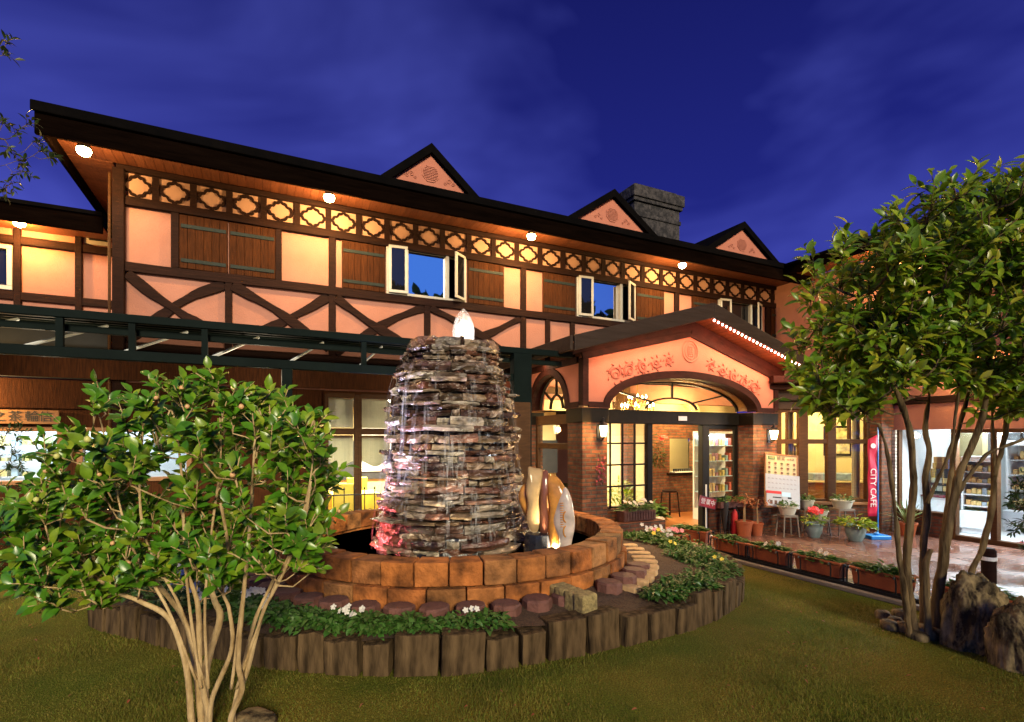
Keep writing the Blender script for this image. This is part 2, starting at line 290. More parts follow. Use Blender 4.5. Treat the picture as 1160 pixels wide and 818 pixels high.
def lawn_mat():
    m, nt, nn, ll, b = _m('lawn_turf'); v = coords(nt, (1, 1, 1))
    def ns(s, d=6):
        n = nn.new('ShaderNodeTexNoise'); n.inputs['Scale'].default_value = s; n.inputs['Detail'].default_value = d; ll.new(v, n.inputs['Vector']); return n
    a = ns(1.1); r = nn.new('ShaderNodeValToRGB'); e = r.color_ramp.elements
    e[0].position = .36; e[0].color = (.090, .115, .010, 1); e[1].position = .64; e[1].color = (.16, .12, .017, 1); ll.new(a.outputs[0], r.inputs[0])
    f = ns(90, 8); mr = nn.new('ShaderNodeMapRange'); mr.inputs[1].default_value = .3; mr.inputs[2].default_value = .72; mr.inputs[3].default_value = .35; mr.inputs[4].default_value = 1.6
    ll.new(f.outputs[0], mr.inputs[0]); mx = nn.new('ShaderNodeMix'); mx.data_type = 'RGBA'; mx.blend_type = 'MULTIPLY'; mx.inputs[0].default_value = 1
    ll.new(r.outputs[0], mx.inputs[6]); ll.new(mr.outputs[0], mx.inputs[7]); ll.new(mx.outputs[2], b.inputs['Base Color']); b.inputs['Roughness'].default_value = .95
    b.inputs['Specular IOR Level'].default_value = .1
    bp = nn.new('ShaderNodeBump'); bp.inputs['Strength'].default_value = 1; bp.inputs['Distance'].default_value = .03; ll.new(f.outputs[0], bp.inputs['Height']); ll.new(bp.outputs[0], b.inputs['Normal']); return m
M['lawn'] = lawn_mat()

# ------------------------------------------------------------------ mesh building
class MB:
    def __init__(s): s.v = []; s.f = []; s.mi = []
    def add(s, vs, fs, mi=0):
        o = len(s.v); s.v += [tuple(v) for v in vs]; s.f += [tuple(i + o for i in f) for f in fs]; s.mi += [mi] * len(fs); return s
    def box(s, x0, x1, y0, y1, z0, z1, mi=0, T=None, j=0):
        vs = [Vector((x, y, z)) for z in (z0, z1) for y in (y0, y1) for x in (x0, x1)]
        if j: vs = [v + Vector((random.uniform(-j, j), random.uniform(-j, j), random.uniform(-j, j))) for v in vs]
        if T is not None: vs = [T @ v for v in vs]
        return s.add(vs, [(0, 2, 3, 1), (4, 5, 7, 6), (0, 1, 5, 4), (2, 6, 7, 3), (0, 4, 6, 2), (1, 3, 7, 5)], mi)
    def tube(s, pts, rad, n=8, mi=0, cap=True):
        pts = [Vector(p) for p in pts]; k = len(pts); rad = rad if hasattr(rad, '__len__') else [rad] * k
        vs, fs = [], []; ref = None
        for i, p in enumerate(pts):
            d = (pts[min(i + 1, k - 1)] - pts[max(i - 1, 0)]).normalized()
            if ref is None: ref = d.orthogonal().normalized()
            ref = (ref - d * ref.dot(d))
            ref = ref.normalized() if ref.length > 1e-6 else d.orthogonal().normalized()
            b = d.cross(ref)
            vs += [p + (ref * math.cos(2 * PI * a / n) + b * math.sin(2 * PI * a / n)) * rad[i] for a in range(n)]
        for i in range(k - 1):
            for a in range(n): fs.append((i * n + a, i * n + (a + 1) % n, (i + 1) * n + (a + 1) % n, (i + 1) * n + a))
        if cap: fs += [tuple(range(n - 1, -1, -1)), tuple((k - 1) * n + a for a in range(n))]
        return s.add(vs, fs, mi)
    def lathe(s, prof, n=24, c=(0, 0, 0), mi=0, wob=0):
        vs, fs = [], []; k = len(prof)
        for r, z in prof:
            for a in range(n):
                q = r * (1 + (random.uniform(-wob, wob) if wob else 0)); vs.append((c[0] + q * math.cos(2 * PI * a / n), c[1] + q * math.sin(2 * PI * a / n), c[2] + z))
        for i in range(k - 1):
            for a in range(n): fs.append((i * n + a, i * n + (a + 1) % n, (i + 1) * n + (a + 1) % n, (i + 1) * n + a))
        fs += [tuple(range(n - 1, -1, -1)), tuple((k - 1) * n + a for a in range(n))]
        return s.add(vs, fs, mi)
    def prism(s, poly, y0, y1, mi=0, ax='xz'):
        """polygon in (x,z) extruded in y (ax 'xz'), or in (y,z) extruded in x (ax 'yz'), or (x,y) extruded in z (ax 'xy')"""
        k = len(poly)
        mk = {'xz': lambda p, t: (p[0], t, p[1]), 'yz': lambda p, t: (t, p[0], p[1]), 'xy': lambda p, t: (p[0], p[1], t)}[ax]
        vs = [mk(p, y0) for p in poly] + [mk(p, y1) for p in poly]
        fs = [tuple(range(k)), tuple(range(2 * k - 1, k - 1, -1))] + [(i, i + k, (i + 1) % k + k, (i + 1) % k) for i in range(k)]
        return s.add(vs, fs, mi)
    def band(s, path, w, y0, y1, ax='xz', mi=0):
        """flat strip of width w following a 2-D path, extruded"""
        L, Rr = [], []; k = len(path); ws = w if hasattr(w, '__len__') else [w] * k
        for i, p in enumerate(path):
            a, b = path[max(i - 1, 0)], path[min(i + 1, k - 1)]; d = Vector((b[0] - a[0], b[1] - a[1])).normalized()
            L.append((p[0] - d.y * ws[i] / 2, p[1] + d.x * ws[i] / 2)); Rr.append((p[0] + d.y * ws[i] / 2, p[1] - d.x * ws[i] / 2))
        mk = {'xz': lambda p, t: (p[0], t, p[1]), 'yz': lambda p, t: (t, p[0], p[1]), 'xy': lambda p, t: (p[0], p[1], t)}[ax]
        vs = []; fs = []
        for i in range(k): vs += [mk(L[i], y0), mk(Rr[i], y0), mk(Rr[i], y1), mk(L[i], y1)]
        for i in range(k - 1):
            for a in range(4): fs.append((i * 4 + a, i * 4 + (a + 1) % 4, i * 4 + 4 + (a + 1) % 4, i * 4 + 4 + a))
        fs += [(3, 2, 1, 0), tuple((k - 1) * 4 + a for a in range(4))]
        return s.add(vs, fs, mi)
    def build(s, name, mats, parent=None, smooth=False, bevel=0, seg=2, loc=None):
        me = bpy.data.meshes.new(name); me.from_pydata(s.v, [], s.f)
        for m in (mats if isinstance(mats, (list, tuple)) else [mats]): me.materials.append(m)
        if any(s.mi): me.polygons.foreach_set('material_index', s.mi)
        me.polygons.foreach_set('use_smooth', [smooth] * len(me.polygons))
        me.update(); fixn(me)
        o = bpy.data.objects.new(name, me); COL.objects.link(o)
        if parent is not None: o.parent = parent
        if loc is not None: o.location = loc
        if bevel:
            b = o.modifiers.new('bevel', 'BEVEL'); b.width = bevel; b.segments = seg; b.limit_method = 'ANGLE'; b.angle_limit = R(40)
        return o
import bmesh
def fixn(me):
    bm = bmesh.new(); bm.from_mesh(me); bmesh.ops.recalc_face_normals(bm, faces=bm.faces); bm.to_mesh(me); bm.free()
def tag(o, label=None, cat=None, group=None, kind=None):
    if label: o['label'] = label
    if cat: o['category'] = cat
    if group: o['group'] = group
    if kind: o['kind'] = kind
    return o
def thing(name, label, cat, loc=(0, 0, 0), rz=0, group=None):
    o = bpy.data.objects.new(name, None); o.empty_display_size = .2; COL.objects.link(o); o.location = loc; o.rotation_euler = (0, 0, rz)
    return tag(o, label, cat, group)
def bthing(name, label, cat, u, n, z=0, rz=0, group=None): return thing(name, label, cat, Wd(u, n, z), TH + rz, group)
def copy_tree(o, parent=None):
    c = o.copy(); COL.objects.link(c)
    if parent is not None: c.parent = parent
    for ch in list(o.children): copy_tree(ch, c)
    return c
def light(name, kind, energy, col, loc, parent=None, size=.1, aim=None, spot=None, sy=None, blend=.5):
    d = bpy.data.lights.new(name, kind); d.energy = energy; d.color = col
    if kind == 'AREA':
        d.size = size
        if sy: d.shape = 'RECTANGLE'; d.size_y = sy
    else: d.shadow_soft_size = size
    if kind == 'SPOT': d.spot_size = R(spot); d.spot_blend = blend
    o = bpy.data.objects.new(name, d); COL.objects.link(o); o.location = loc
    if parent is not None: o.parent = parent
    if aim is not None: o.rotation_euler = Vector(aim).to_track_quat('-Z', 'Y').to_euler()
    return o
def arc(cx, cz, rx, rz, a0, a1, n): return [(cx + rx * math.cos(R(a0 + (a1 - a0) * i / n)), cz + rz * math.sin(R(a0 + (a1 - a0) * i / n))) for i in range(n + 1)]
def wall_cells(mb, u0, u1, z0, z1, holes, y0, y1, mi=0):
    us = sorted({u0, u1, *[h[0] for h in holes], *[h[1] for h in holes]}); zs = sorted({z0, z1, *[h[2] for h in holes], *[h[3] for h in holes]})
    us = [u for u in us if u0 <= u <= u1]; zs = [z for z in zs if z0 <= z <= z1]
    for a, b in zip(us, us[1:]):
        run = None
        for c, d in list(zip(zs, zs[1:])) + [(None, None)]:
            solid = c is not None and not any(h[0] < (a + b) / 2 < h[1] and h[2] < (c + d) / 2 < h[3] for h in holes)
            if solid: run = [run[0] if run else c, d]
            elif run: mb.box(a, b, y0, y1, run[0], run[1], mi); run = None
def text(s, size, mat_, parent, loc, rot, ext=.002, name='lettering', align='CENTER'):
    c = bpy.data.curves.new(name, 'FONT'); c.body = s; c.size = size; c.extrude = ext; c.align_x = align; c.align_y = 'CENTER'; c.materials.append(mat_)
    t_ = bpy.data.objects.new(name, c); COL.objects.link(t_); bpy.context.view_layer.update()
    me = bpy.data.meshes.new_from_object(t_.evaluated_get(bpy.context.evaluated_depsgraph_get())); bpy.data.objects.remove(t_)
    o = bpy.data.objects.new(name, me); COL.objects.link(o); o.parent = parent; o.location = loc; o.rotation_euler = rot; return o

# ------------------------------------------------------------------ foliage
def leaf_mesh(P, D, Nn, Ln, Wd_, curl=.25, fold=.25):
    """N leaves as folded, pointed, curved blades; numpy arrays in, (verts, faces) out"""
    n = len(P); D = D / np.linalg.norm(D, axis=1, keepdims=True); S = np.cross(D, Nn); S /= np.linalg.norm(S, axis=1, keepdims=True) + 1e-9; Nn = np.cross(S, D)
    st = [(0, .08), (.22, .72), (.5, 1), (.78, .66), (1, .02)]
    V = np.zeros((n, 15, 3)); L = Ln[:, None]; w = Wd_[:, None]
    for i, (t, q) in enumerate(st):
        c = P + D * L * t - Nn * L * curl * t * t
        V[:, i * 3] = c - S * w * q / 2 + Nn * w * fold * q; V[:, i * 3 + 1] = c; V[:, i * 3 + 2] = c + S * w * q / 2 + Nn * w * fold * q
    base = []
    for i in range(4):
        a = i * 3; base += [(a, a + 1, a + 4, a + 3), (a + 1, a + 2, a + 5, a + 4)]
    Fc = (np.array(base)[None] + (np.arange(n) * 15)[:, None, None]).reshape(-1, 4)
    return V.reshape(-1, 3), Fc
def np_mesh(name, V, Fc, mats, parent=None, smooth=True):
    me = bpy.data.meshes.new(name); k = Fc.shape[1]
    me.vertices.add(len(V)); me.vertices.foreach_set('co', V.astype(np.float32).ravel())
    me.loops.add(len(Fc) * k); me.loops.foreach_set('vertex_index', Fc.astype(np.int32).ravel())
    me.polygons.add(len(Fc)); me.polygons.foreach_set('loop_start', np.arange(0, len(Fc) * k, k, dtype=np.int32))
    me.polygons.foreach_set('use_smooth', np.full(len(Fc), smooth)); me.materials.append(mats); me.update(calc_edges=True); me.validate()
    o = bpy.data.objects.new(name, me); COL.objects.link(o)
    if parent is not None: o.parent = parent
    return o
def knot(o, amp):
    from mathutils import noise
    me = o.data; nr = [v.normal.copy() for v in me.vertices]
    for v, nn_ in zip(me.vertices, nr):
        c = v.co; v.co = c + nn_ * amp * (noise.noise(Vector((c.x * 9, c.y * 9, c.z * 4))) + .7 * noise.noise(Vector((c.x * 28, c.y * 28, c.z * 9))))
    return o
def unit(n): v = rng.normal(size=(n, 3)); return v / np.linalg.norm(v, axis=1, keepdims=True)
def grow(trunks, clumps, twigs, leaves_per, Lr, Wr, up=.35, tw=(.1, .2), sag=.0, thin=.0045, facing=None, ttwig=.0035):
    """trunks: polylines [(point, radius)...]. Every clump point is joined to the nearest wood, then carries leafy twigs."""
    mb = MB(); nodes, nrad = [], []
    for t in trunks:
        pts = [Vector(p) for p, r in t]; rr = [r for p, r in t]; P2, R2 = [], []
        for i in range(len(pts) - 1):                                    # smooth (Catmull-Rom)
            p0, p1, p2, p3 = pts[max(i - 1, 0)], pts[i], pts[i + 1], pts[min(i + 2, len(pts) - 1)]
            for k in range(8):
                s = k / 8; P2.append(.5 * ((2 * p1) + (p2 - p0) * s + (2 * p0 - 5 * p1 + 4 * p2 - p3) * s * s + (3 * p1 - p0 - 3 * p2 + p3) * s ** 3)); R2.append(rr[i] + (rr[i + 1] - rr[i]) * s)
        P2.append(pts[-1]); R2.append(rr[-1])
        R2 = [r * random.uniform(.97, 1.03) for r in R2]
        mb.tube(P2, R2, 14)
        for p, r in list(zip(P2, R2))[len(P2) // 3:]: nodes.append(p); nrad.append(r)
    lp, ld, ln = [], [], []
    clumps = sorted(clumps, key=lambda c: min((c - q).length for q in nodes))
    for c in clumps:
        best, bi = 1e9, 0
        for i, q in enumerate(nodes):
            d = (c - q).length + max(0, q.z - c.z + .05) * 1.5
            if d < best: best, bi = d, i
        q = nodes[bi]; d = (c - q); L = d.length; k = max(2, int(L / .12) + 1)
        side = d.orthogonal().normalized() * random.uniform(-.12, .12) * L + Vector((0, 0, -.12 * L))
        r0 = min(nrad[bi] * .75, thin + .012 * L); path = [q]; rad = [r0]
        for i in range(1, k + 1):
            t = i / k; p = q + d * t + side * math.sin(PI * t) + Vector([random.uniform(-.012, .012) for _ in range(3)]); path.append(p); rad.append(r0 + (thin - r0) * t)
        mb.tube(path, rad, 6)
        for p, r in zip(path[1:], rad[1:]): nodes.append(p); nrad.append(r)
        dn = d.normalized() if L > 1e-4 else Vector((0, 0, 1))
        for _ in range(twigs):
            td = (dn * .8 + Vector(unit(1)[0]) * .9 + Vector((0, 0, up))).normalized(); tl = random.uniform(*tw); e = path[-1] + td * tl
            mid = path[-1] + td * tl * .5 + Vector((0, 0, .01)); mb.tube([path[-1], mid, e], [thin * .9, ttwig, ttwig * .6], 5)
            m = leaves_per + random.randint(-1, 2)
            for i in range(m):
                t = (i + .6) / m; a = i * 2.4 + random.uniform(-.4, .4); o1 = td.orthogonal().normalized(); o2 = td.cross(o1)
                out = o1 * math.cos(a) + o2 * math.sin(a); p = path[-1] + (e - path[-1]) * t
                dd = (out * (1 - .45 * t) + td * (.35 + .6 * t) + Vector((0, 0, .05 - sag))).normalized()
                nn_ = (Vector((0, 0, 1)) * .8 + td * .5 + Vector(unit(1)[0]) * .45 + (facing or Vector((0, 0, 0))))
                lp.append(p); ld.append(dd); ln.append(nn_)
    n = len(lp); Ln = rng.uniform(*Lr, n); Wn = Ln * rng.uniform(*Wr, n)
    V, Fc = leaf_mesh(np.array([tuple(p) for p in lp]), np.array([tuple(p) for p in ld]), np.array([tuple(p) for p in ln]), Ln, Wn, .28, .18)
    return mb, V, Fc, nodes, lp
def plant_mesh(n, h, spread, Lr, Wr, up=.6, fold=.2, curl=.4, z0=0):
    a = rng.uniform(0, 2 * PI, n); rr = np.sqrt(rng.uniform(0, 1, n)) * spread; P = np.stack([rr * np.cos(a), rr * np.sin(a), z0 + rng.uniform(0, 1, n) * h * (1 - .6 * rr / spread)], 1)
    D = np.stack([np.cos(a) * rng.uniform(.3, 1, n), np.sin(a) * rng.uniform(.3, 1, n), rng.uniform(0, up, n)], 1) + .3 * unit(n)
    Nn = np.array([0, 0, 1.]) + .4 * unit(n); L = rng.uniform(*Lr, n); return leaf_mesh(P, D, Nn, L, L * rng.uniform(*Wr, n), curl, fold)
def petals(mb, p, r, nrm=Vector((0, -.6, .8)), k=5, mi=0):
    nrm = nrm.normalized(); a = nrm.orthogonal().normalized(); b = nrm.cross(a)
    for i in range(k):
        t = 2 * PI * i / k + .3; d = a * math.cos(t) + b * math.sin(t); s = nrm.cross(d)
        mb.add([p, p + d * r * .55 + s * r * .45 + nrm * r * .25, p + d * r * 1.05 + s * r * .18 + nrm * r * .2, p + d * r * 1.05 - s * r * .18 + nrm * r * .2, p + d * r * .55 - s * r * .45 + nrm * r * .25], [(0, 1, 2, 3, 4)], mi)

# ================================================================== SETTING
b = MB(); b.box(-200, 200, -60, 340, -.3, 0); g = b.build('lawn', M['lawn']); tag(g, kind='structure')
def blocal(o): o.location = O; o.rotation_euler = (0, 0, TH); return o
b = MB(); b.prism([(1.92, -16), (16, -16), (16, .1), (-3.2, .1), (-3.2, -.9), (-1.2, -1.2), (.1, -2.7), (1.92, -3.0)], -.05, .006, ax='xy')
tag(blocal(b.build('paving', M['paver'])), kind='structure')

# flower-bed outline on the ground (world x, y)
P0 = Vector((-.72, 6.72)); PR = 2.1
BED = [(-4.32, 5.7), (-4.05, 5.03), (-3.3, 4.64), (-2.75, 4.40), (-2.07, 4.14), (-1.47, 4.0), (-.9, 3.95), (-.4, 3.97), (.1, 4.14), (.5, 4.3), (.95, 4.5), (1.65, 4.88), (2.15, 5.3), (2.55, 5.8),
       (2.74, 6.3), (2.76, 6.9), (2.62, 7.5), (2.3, 8.05), (1.7, 8.3), (.9, 8.75), (-.5, 8.98), (-1.9, 8.85), (-3.2, 8.2), (-4.0, 7.3), (-4.35, 6.4)]
def cr2(pts, per):
    out = []; k = len(pts)
    for i in range(k):
        p0, p1, p2, p3 = [Vector(pts[(i + j) % k]) for j in (-1, 0, 1, 2)]
        for q in range(per):
            s = q / per; out.append(.5 * ((2 * p1) + (p2 - p0) * s + (2 * p0 - 5 * p1 + 4 * p2 - p3) * s * s + (3 * p1 - p0 - 3 * p2 + p3) * s ** 3))
    return out
BEDS = cr2(BED, 6)
def bed_r(th):
    best = None
    d = Vector((math.cos(th), math.sin(th))); k = len(BEDS)
    for i in range(k):
        a, c = BEDS[i] - P0, BEDS[(i + 1) % k] - P0; e = c - a; den = d.x * e.y - d.y * e.x
        if abs(den) < 1e-9: continue
        t = (a.x * e.y - a.y * e.x) / den; s = (a.x * d.y - a.y * d.x) / den
        if t > 0 and -1e-6 <= s <= 1 + 1e-6: best = max(best or 0, t)
    return best or 3
def in_bed(x, y, m=0.):
    v = Vector((x, y)) - P0; return v.length < bed_r(math.atan2(v.y, v.x)) + m
vs, fs = [], []; NA, NR = 160, 14
for a in range(NA):
    th = 2 * PI * a / NA; r1 = bed_r(th) - .06
    for k in range(NR):
        r = PR - .3 + (r1 - PR + .3) * k / (NR - 1); vs.append((P0.x + r * math.cos(th), P0.y + r * math.sin(th), (.255 + .075 * (1 - k / (NR - 1))) + random.uniform(-.014, .014) + .02 * math.sin(5 * th + 3 * r)))
for a in range(NA):
    for k in range(NR - 1): fs.append((a * NR + k, a * NR + k + 1, ((a + 1) % NA) * NR + k + 1, ((a + 1) % NA) * NR + k))
b = MB(); b.add(vs, fs); tag(b.build('flower_bed_soil', M['soil'], smooth=True), kind='structure')

# ================================================================== MAIN BUILDING
mb_ = bthing('half_timbered_building', 'long two-storey half-timbered building with peach plaster, dark frieze and three small gables', 'building', 0, 0)
UL, UR = -6.2, 8.2
WIN = [fac(437, 272)[0], fac(527, 283)[0]], [fac(652, 308)[0], fac(718, 318)[0]], [fac(812, 336)[0], fac(861, 345)[0]]
ZS, ZT = 4.36, 5.26
# walls
b = MB(); wall_cells(b, UL, UR, 2.62, 5.76, [(w[0], w[1], ZS, ZT) for w in WIN], 0, .22)
b.box(UL, UL + .2, .22, 9, 2.62, 5.76); b.box(UL, UL + .2, 2.4, 9, 0, 2.62); b.box(UR - .2, UR, .22, 9, 2.62, 5.76); b.box(UL, UR, 8.8, 9, 0, 5.76)
b.build('upper_wall', M['plaster'], mb_)
b = MB(); b.box(UL + .2, UR - .2, .22, 8.8, 2.66, 2.78); b.build('upper_floor', M['dark_panel'], mb_)
# dark rooms behind the upper windows
b = MB(); b.box(UL + .2, UR - .2, 1.6, 1.7, 2.78, 5.76); b.build('room_wall', M['dark_panel'], mb_)
# beams
def beam(name, u0, u1, z0, z1, n0=-.05, n1=-.002, m='dark_wood_u'):
    q = MB(); k = max(2, int((u1 - u0) / .5)); pts = [(u0 + (u1 - u0) * i / k, (z0 + z1) / 2 + random.uniform(-.006, .006)) for i in range(k + 1)]
    q.band(pts, [(z1 - z0) * random.uniform(.94, 1.04) for _ in pts], n0, n1); return q.build(name, M[m], mb_, bevel=.008)
beam('sill_beam', UL, UR, 4.235, 4.375, -.065)
beam('frieze_beam', UL, UR, 5.20, 5.33, -.07)
beam('eave_beam', UL, UR, 5.685, 5.765, -.08)
beam('lower_beam', UL, UR, 3.02, 3.2, -.06)
def post(u0, u1, z0, z1, n0=-.055):
    q = MB(); q.box(u0, u1, n0, -.003, z0, z1); return q.build('post', M['dark_wood'], mb_, bevel=.008)
post(UL - .04, UL + .10, 0, 5.70, -.11)
q = MB(); q.tube([(UL - .07, -.10, 0), (UL - .07, -.10, 5.6)], .018, 8); q.build('downpipe', M['brown_frame'], mb_)
for x0, x1 in ((194, 203), (312, 319), (372, 380), (589, 595), (763, 768), (866, 871)):
    a, c = fac(x0, 300)[0], fac(x1, 300)[0]; post(a, c, 4.37, 5.205)
for x0, x1 in ((255, 263), (372, 380), (480, 487), (589, 595), (617, 622), (645, 650), (690, 695), (740, 745), (790, 795), (845, 850)):
    a, c = fac(x0, 300)[0], fac(x1, 300)[0]; post(a, c, 3.2, 4.24)
# curved St Andrew braces of the lower band
bays = [(UL + .12, fac(255, 300)[0]), (fac(263, 300)[0], fac(372, 300)[0]), (fac(380, 300)[0], fac(480, 300)[0]), (fac(487, 300)[0], fac(589, 300)[0])]
for i, (a, c) in enumerate(bays):
    for sgn in (1, -1):
        s0, s1 = (a, c) if sgn == 1 else (c, a); bow = random.uniform(.03, .095) * (-1 if (i + (sgn > 0)) % 2 else 1)
        pts = []
        for k in range(13):
            t = k / 12; pts.append((s0 + (s1 - s0) * t, 4.20 + (3.30 - 4.20) * t + bow * math.sin(PI * t * (1.0 if i % 2 else 1.35)) + random.uniform(-.006, .006)))
        ws = [.135 + .03 * math.sin(k * .9 + i) + random.uniform(-.006, .006) for k in range(13)]
        q = MB(); q.band(pts, ws, -.045 - .018 * (sgn > 0), -.004); q.build('brace', M['dark_wood_u'], mb_, bevel=.012)
# frieze of pierced quatrefoil boards
FX = [155.7, 198, 240, 279.6, 317.7, 354.5, 389, 422.6, 454.3, 486, 515.7, 545, 572, 598, 624, 649, 672, 694, 716, 738, 758, 777, 796.5, 814.5, 832, 849, 866, 882]
FU = [fac(x, 224 + .159 * (x - 138) - 15)[0] for x in FX]
def frieze_mesh():
    q = MB(); w, h = .43, .355; zc = 5.508; n = 18
    for sx_, sz in ((1, 1), (1, -1), (-1, 1), (-1, -1)):
        pts = []
        for k in range(n + 1):
            t = k / n; x = w / 2 * t; z = h / 2 * (1 - t)
            o = .010 * math.cos(6 * PI * t) - .006; d = Vector((h, w)).normalized()   # scalloped edge
            pts.append((sx_ * (x + d.x * o), zc + sz * (z + d.y * o)))
        wd = [.032 + .012 * (1 - math.cos(4 * PI * k / n)) / 2 for k in range(n + 1)]
        q.band(pts, wd, -.024, -.004)
    q.box(-.285, -.195, -.034, -.003, 5.33, 5.685)
    return q
fm = frieze_mesh(); fr0 = fm.build('frieze_panel', M['dark_wood'], mb_)
for i, u in enumerate(FU):
    f_ = fr0 if i == 0 else copy_tree(fr0, mb_); f_.location = (u, 0, 0); f_.scale = ((FU[min(i + 1, len(FU) - 1)] - FU[max(i - 1, 0)]) / (2 if 0 < i < len(FU) - 1 else 1) / .48, 1, 1)
q = MB(); q.box(UL + .1, UR, -.0035, .001, 5.331, 5.684); q.build('frieze_backing', M['frieze_back'], mb_)
# shutters
def shutter(x0, x1, u0=None, u1=None):
    u0 = fac(x0, 300)[0] if u0 is None else u0; u1 = fac(x1, 300)[0] if u1 is None else u1
    q = MB(); k = max(3, round((u1 - u0) / .11)); w = (u1 - u0) / k
    for i in range(k): q.box(u0 + i * w + .0014, u0 + (i + 1) * w - .0014, -.045 - random.uniform(0, .006), -.004, 4.382, 5.19)
    s = q.build('shutter', M['shutter'], mb_, bevel=.004, seg=1)
    for z in (5.02, 4.50):
        e = MB(); e.box(u0 + .02, u1 - .02, -.060, -.052, z - .028, z + .028); e.build('hinge_strap', M['strap'], s, bevel=.003, seg=1)
for x0, x1 in ((203.5, 258), (259.4, 312), (387, 436), (529, 570), (614, 651), (719, 751), (783, 811), (872, 889)): shutter(x0, x1)
# upper windows: left casement, fixed light, right casement swung open
def up_window(u0, u1, main_pane, ang):
    q = MB(); f = .055
    q.box(u0, u1, -.06, .12, ZS, ZS + f); q.box(u0, u1, -.06, .12, ZT - f, ZT); q.box(u0, u0 + f, -.06, .12, ZS + f, ZT - f); q.box(u1 - f, u1, -.06, .12, ZS + f, ZT - f)
    w = u1 - u0; m1, m2 = u0 + w * .245, u0 + w * .755
    q.box(m1 - .03, m1 + .03, -.055, .1, ZS + f, ZT - f); q.box(m2 - .03, m2 + .03, -.055, .1, ZS + f, ZT - f)
    win = q.build('window', M['white_frame'], mb_, bevel=.006)
    p = MB(); p.box(m1 + .03, m2 - .03, .03, .034, ZS + f, ZT - f); p.build('pane', M[main_pane], win)
    for side in (0, 1):
        a, c = ((u0 + f, m1 - .03) if side == 0 else (m2 + .03, u1 - f)); L = c - a + .05; z0, z1 = ZS + .03, ZT - .03; T = Matrix.Translation((a - .02, -.075, 0)) if side == 0 else Matrix.Translation((u1 - .03, -.075, 0)) @ Matrix.Rotation(PI - R(0) + R(ang), 4, 'Z')
        if side == 0: T = T @ Matrix.Rotation(R(-6), 4, 'Z')
        e = MB(); g_ = .05
        e.box(0, L, -.018, .018, z0, z0 + g_, T=T); e.box(0, L, -.018, .018, z1 - g_, z1, T=T); e.box(0, g_, -.018, .018, z0 + g_, z1 - g_, T=T); e.box(L - g_, L, -.018, .018, z0 + g_, z1 - g_, T=T)
        s = e.build('sash', M['white_frame'], win, bevel=.004, seg=1)
        e = MB(); e.box(g_, L - g_, -.004, .004, z0 + g_, z1 - g_, T=T); s2 = e.build('sash_pane', M['dark_pane'], win)
up_window(*WIN[0], 'sky_pane', 38); up_window(*WIN[1], 'sky_pane', 30); up_window(*WIN[2], 'dark_pane', 25)
# roof: soffit boards, fascia, slopes
E0 = -1.0; VL = -6.82
q = MB(); k = 128
for i in range(k):
    a = VL + .06 + (UR - VL) * i / k; q.box(a + .002, a + (UR - VL) / k - .002, E0 + .03, -.081, 5.768, 5.80)
q.build('soffit', M['soffit'], mb_)
q = MB()
for i in range(26): q.box(VL + .06, UL - .045, -.06 + i * .11, -.06 + i * .11 + .104, 5.768, 5.80)
q.build('side_soffit', M['soffit'], mb_)
q = MB(); q.box(VL, UR, E0 - .03, E0 + .03, 5.54, 5.885); q.box(VL, VL + .055, E0 + .03, 4.5, 5.62, 5.885); q.build('fascia', M['fascia'], mb_, bevel=.01)
q = MB(); q.box(VL - .03, UR, E0 - .075, E0 - .032, 5.80, 5.93); q.build('gutter', M['roof'], mb_, bevel=.015)
sl = math.tan(R(15))
q = MB(); zr_ = 5.90
q.prism([(E0 - .05, zr_), (4.4, zr_ + 5.45 * sl), (9.8, zr_ + .03), (9.8, zr_ - .05), (4.4, zr_ + 5.45 * sl - .09), (E0 - .05, zr_ - .05)], VL - .03, UR + 3, ax='yz'); q.build('roof', M['roof'], mb_)
q = MB(); q.prism([(.0, 5.8), (8.9, 5.8), (4.4, 5.8 + 4.4 * sl)], UL, UL + .15, ax='yz'); q.build('gable_wall', M['plaster'], mb_)
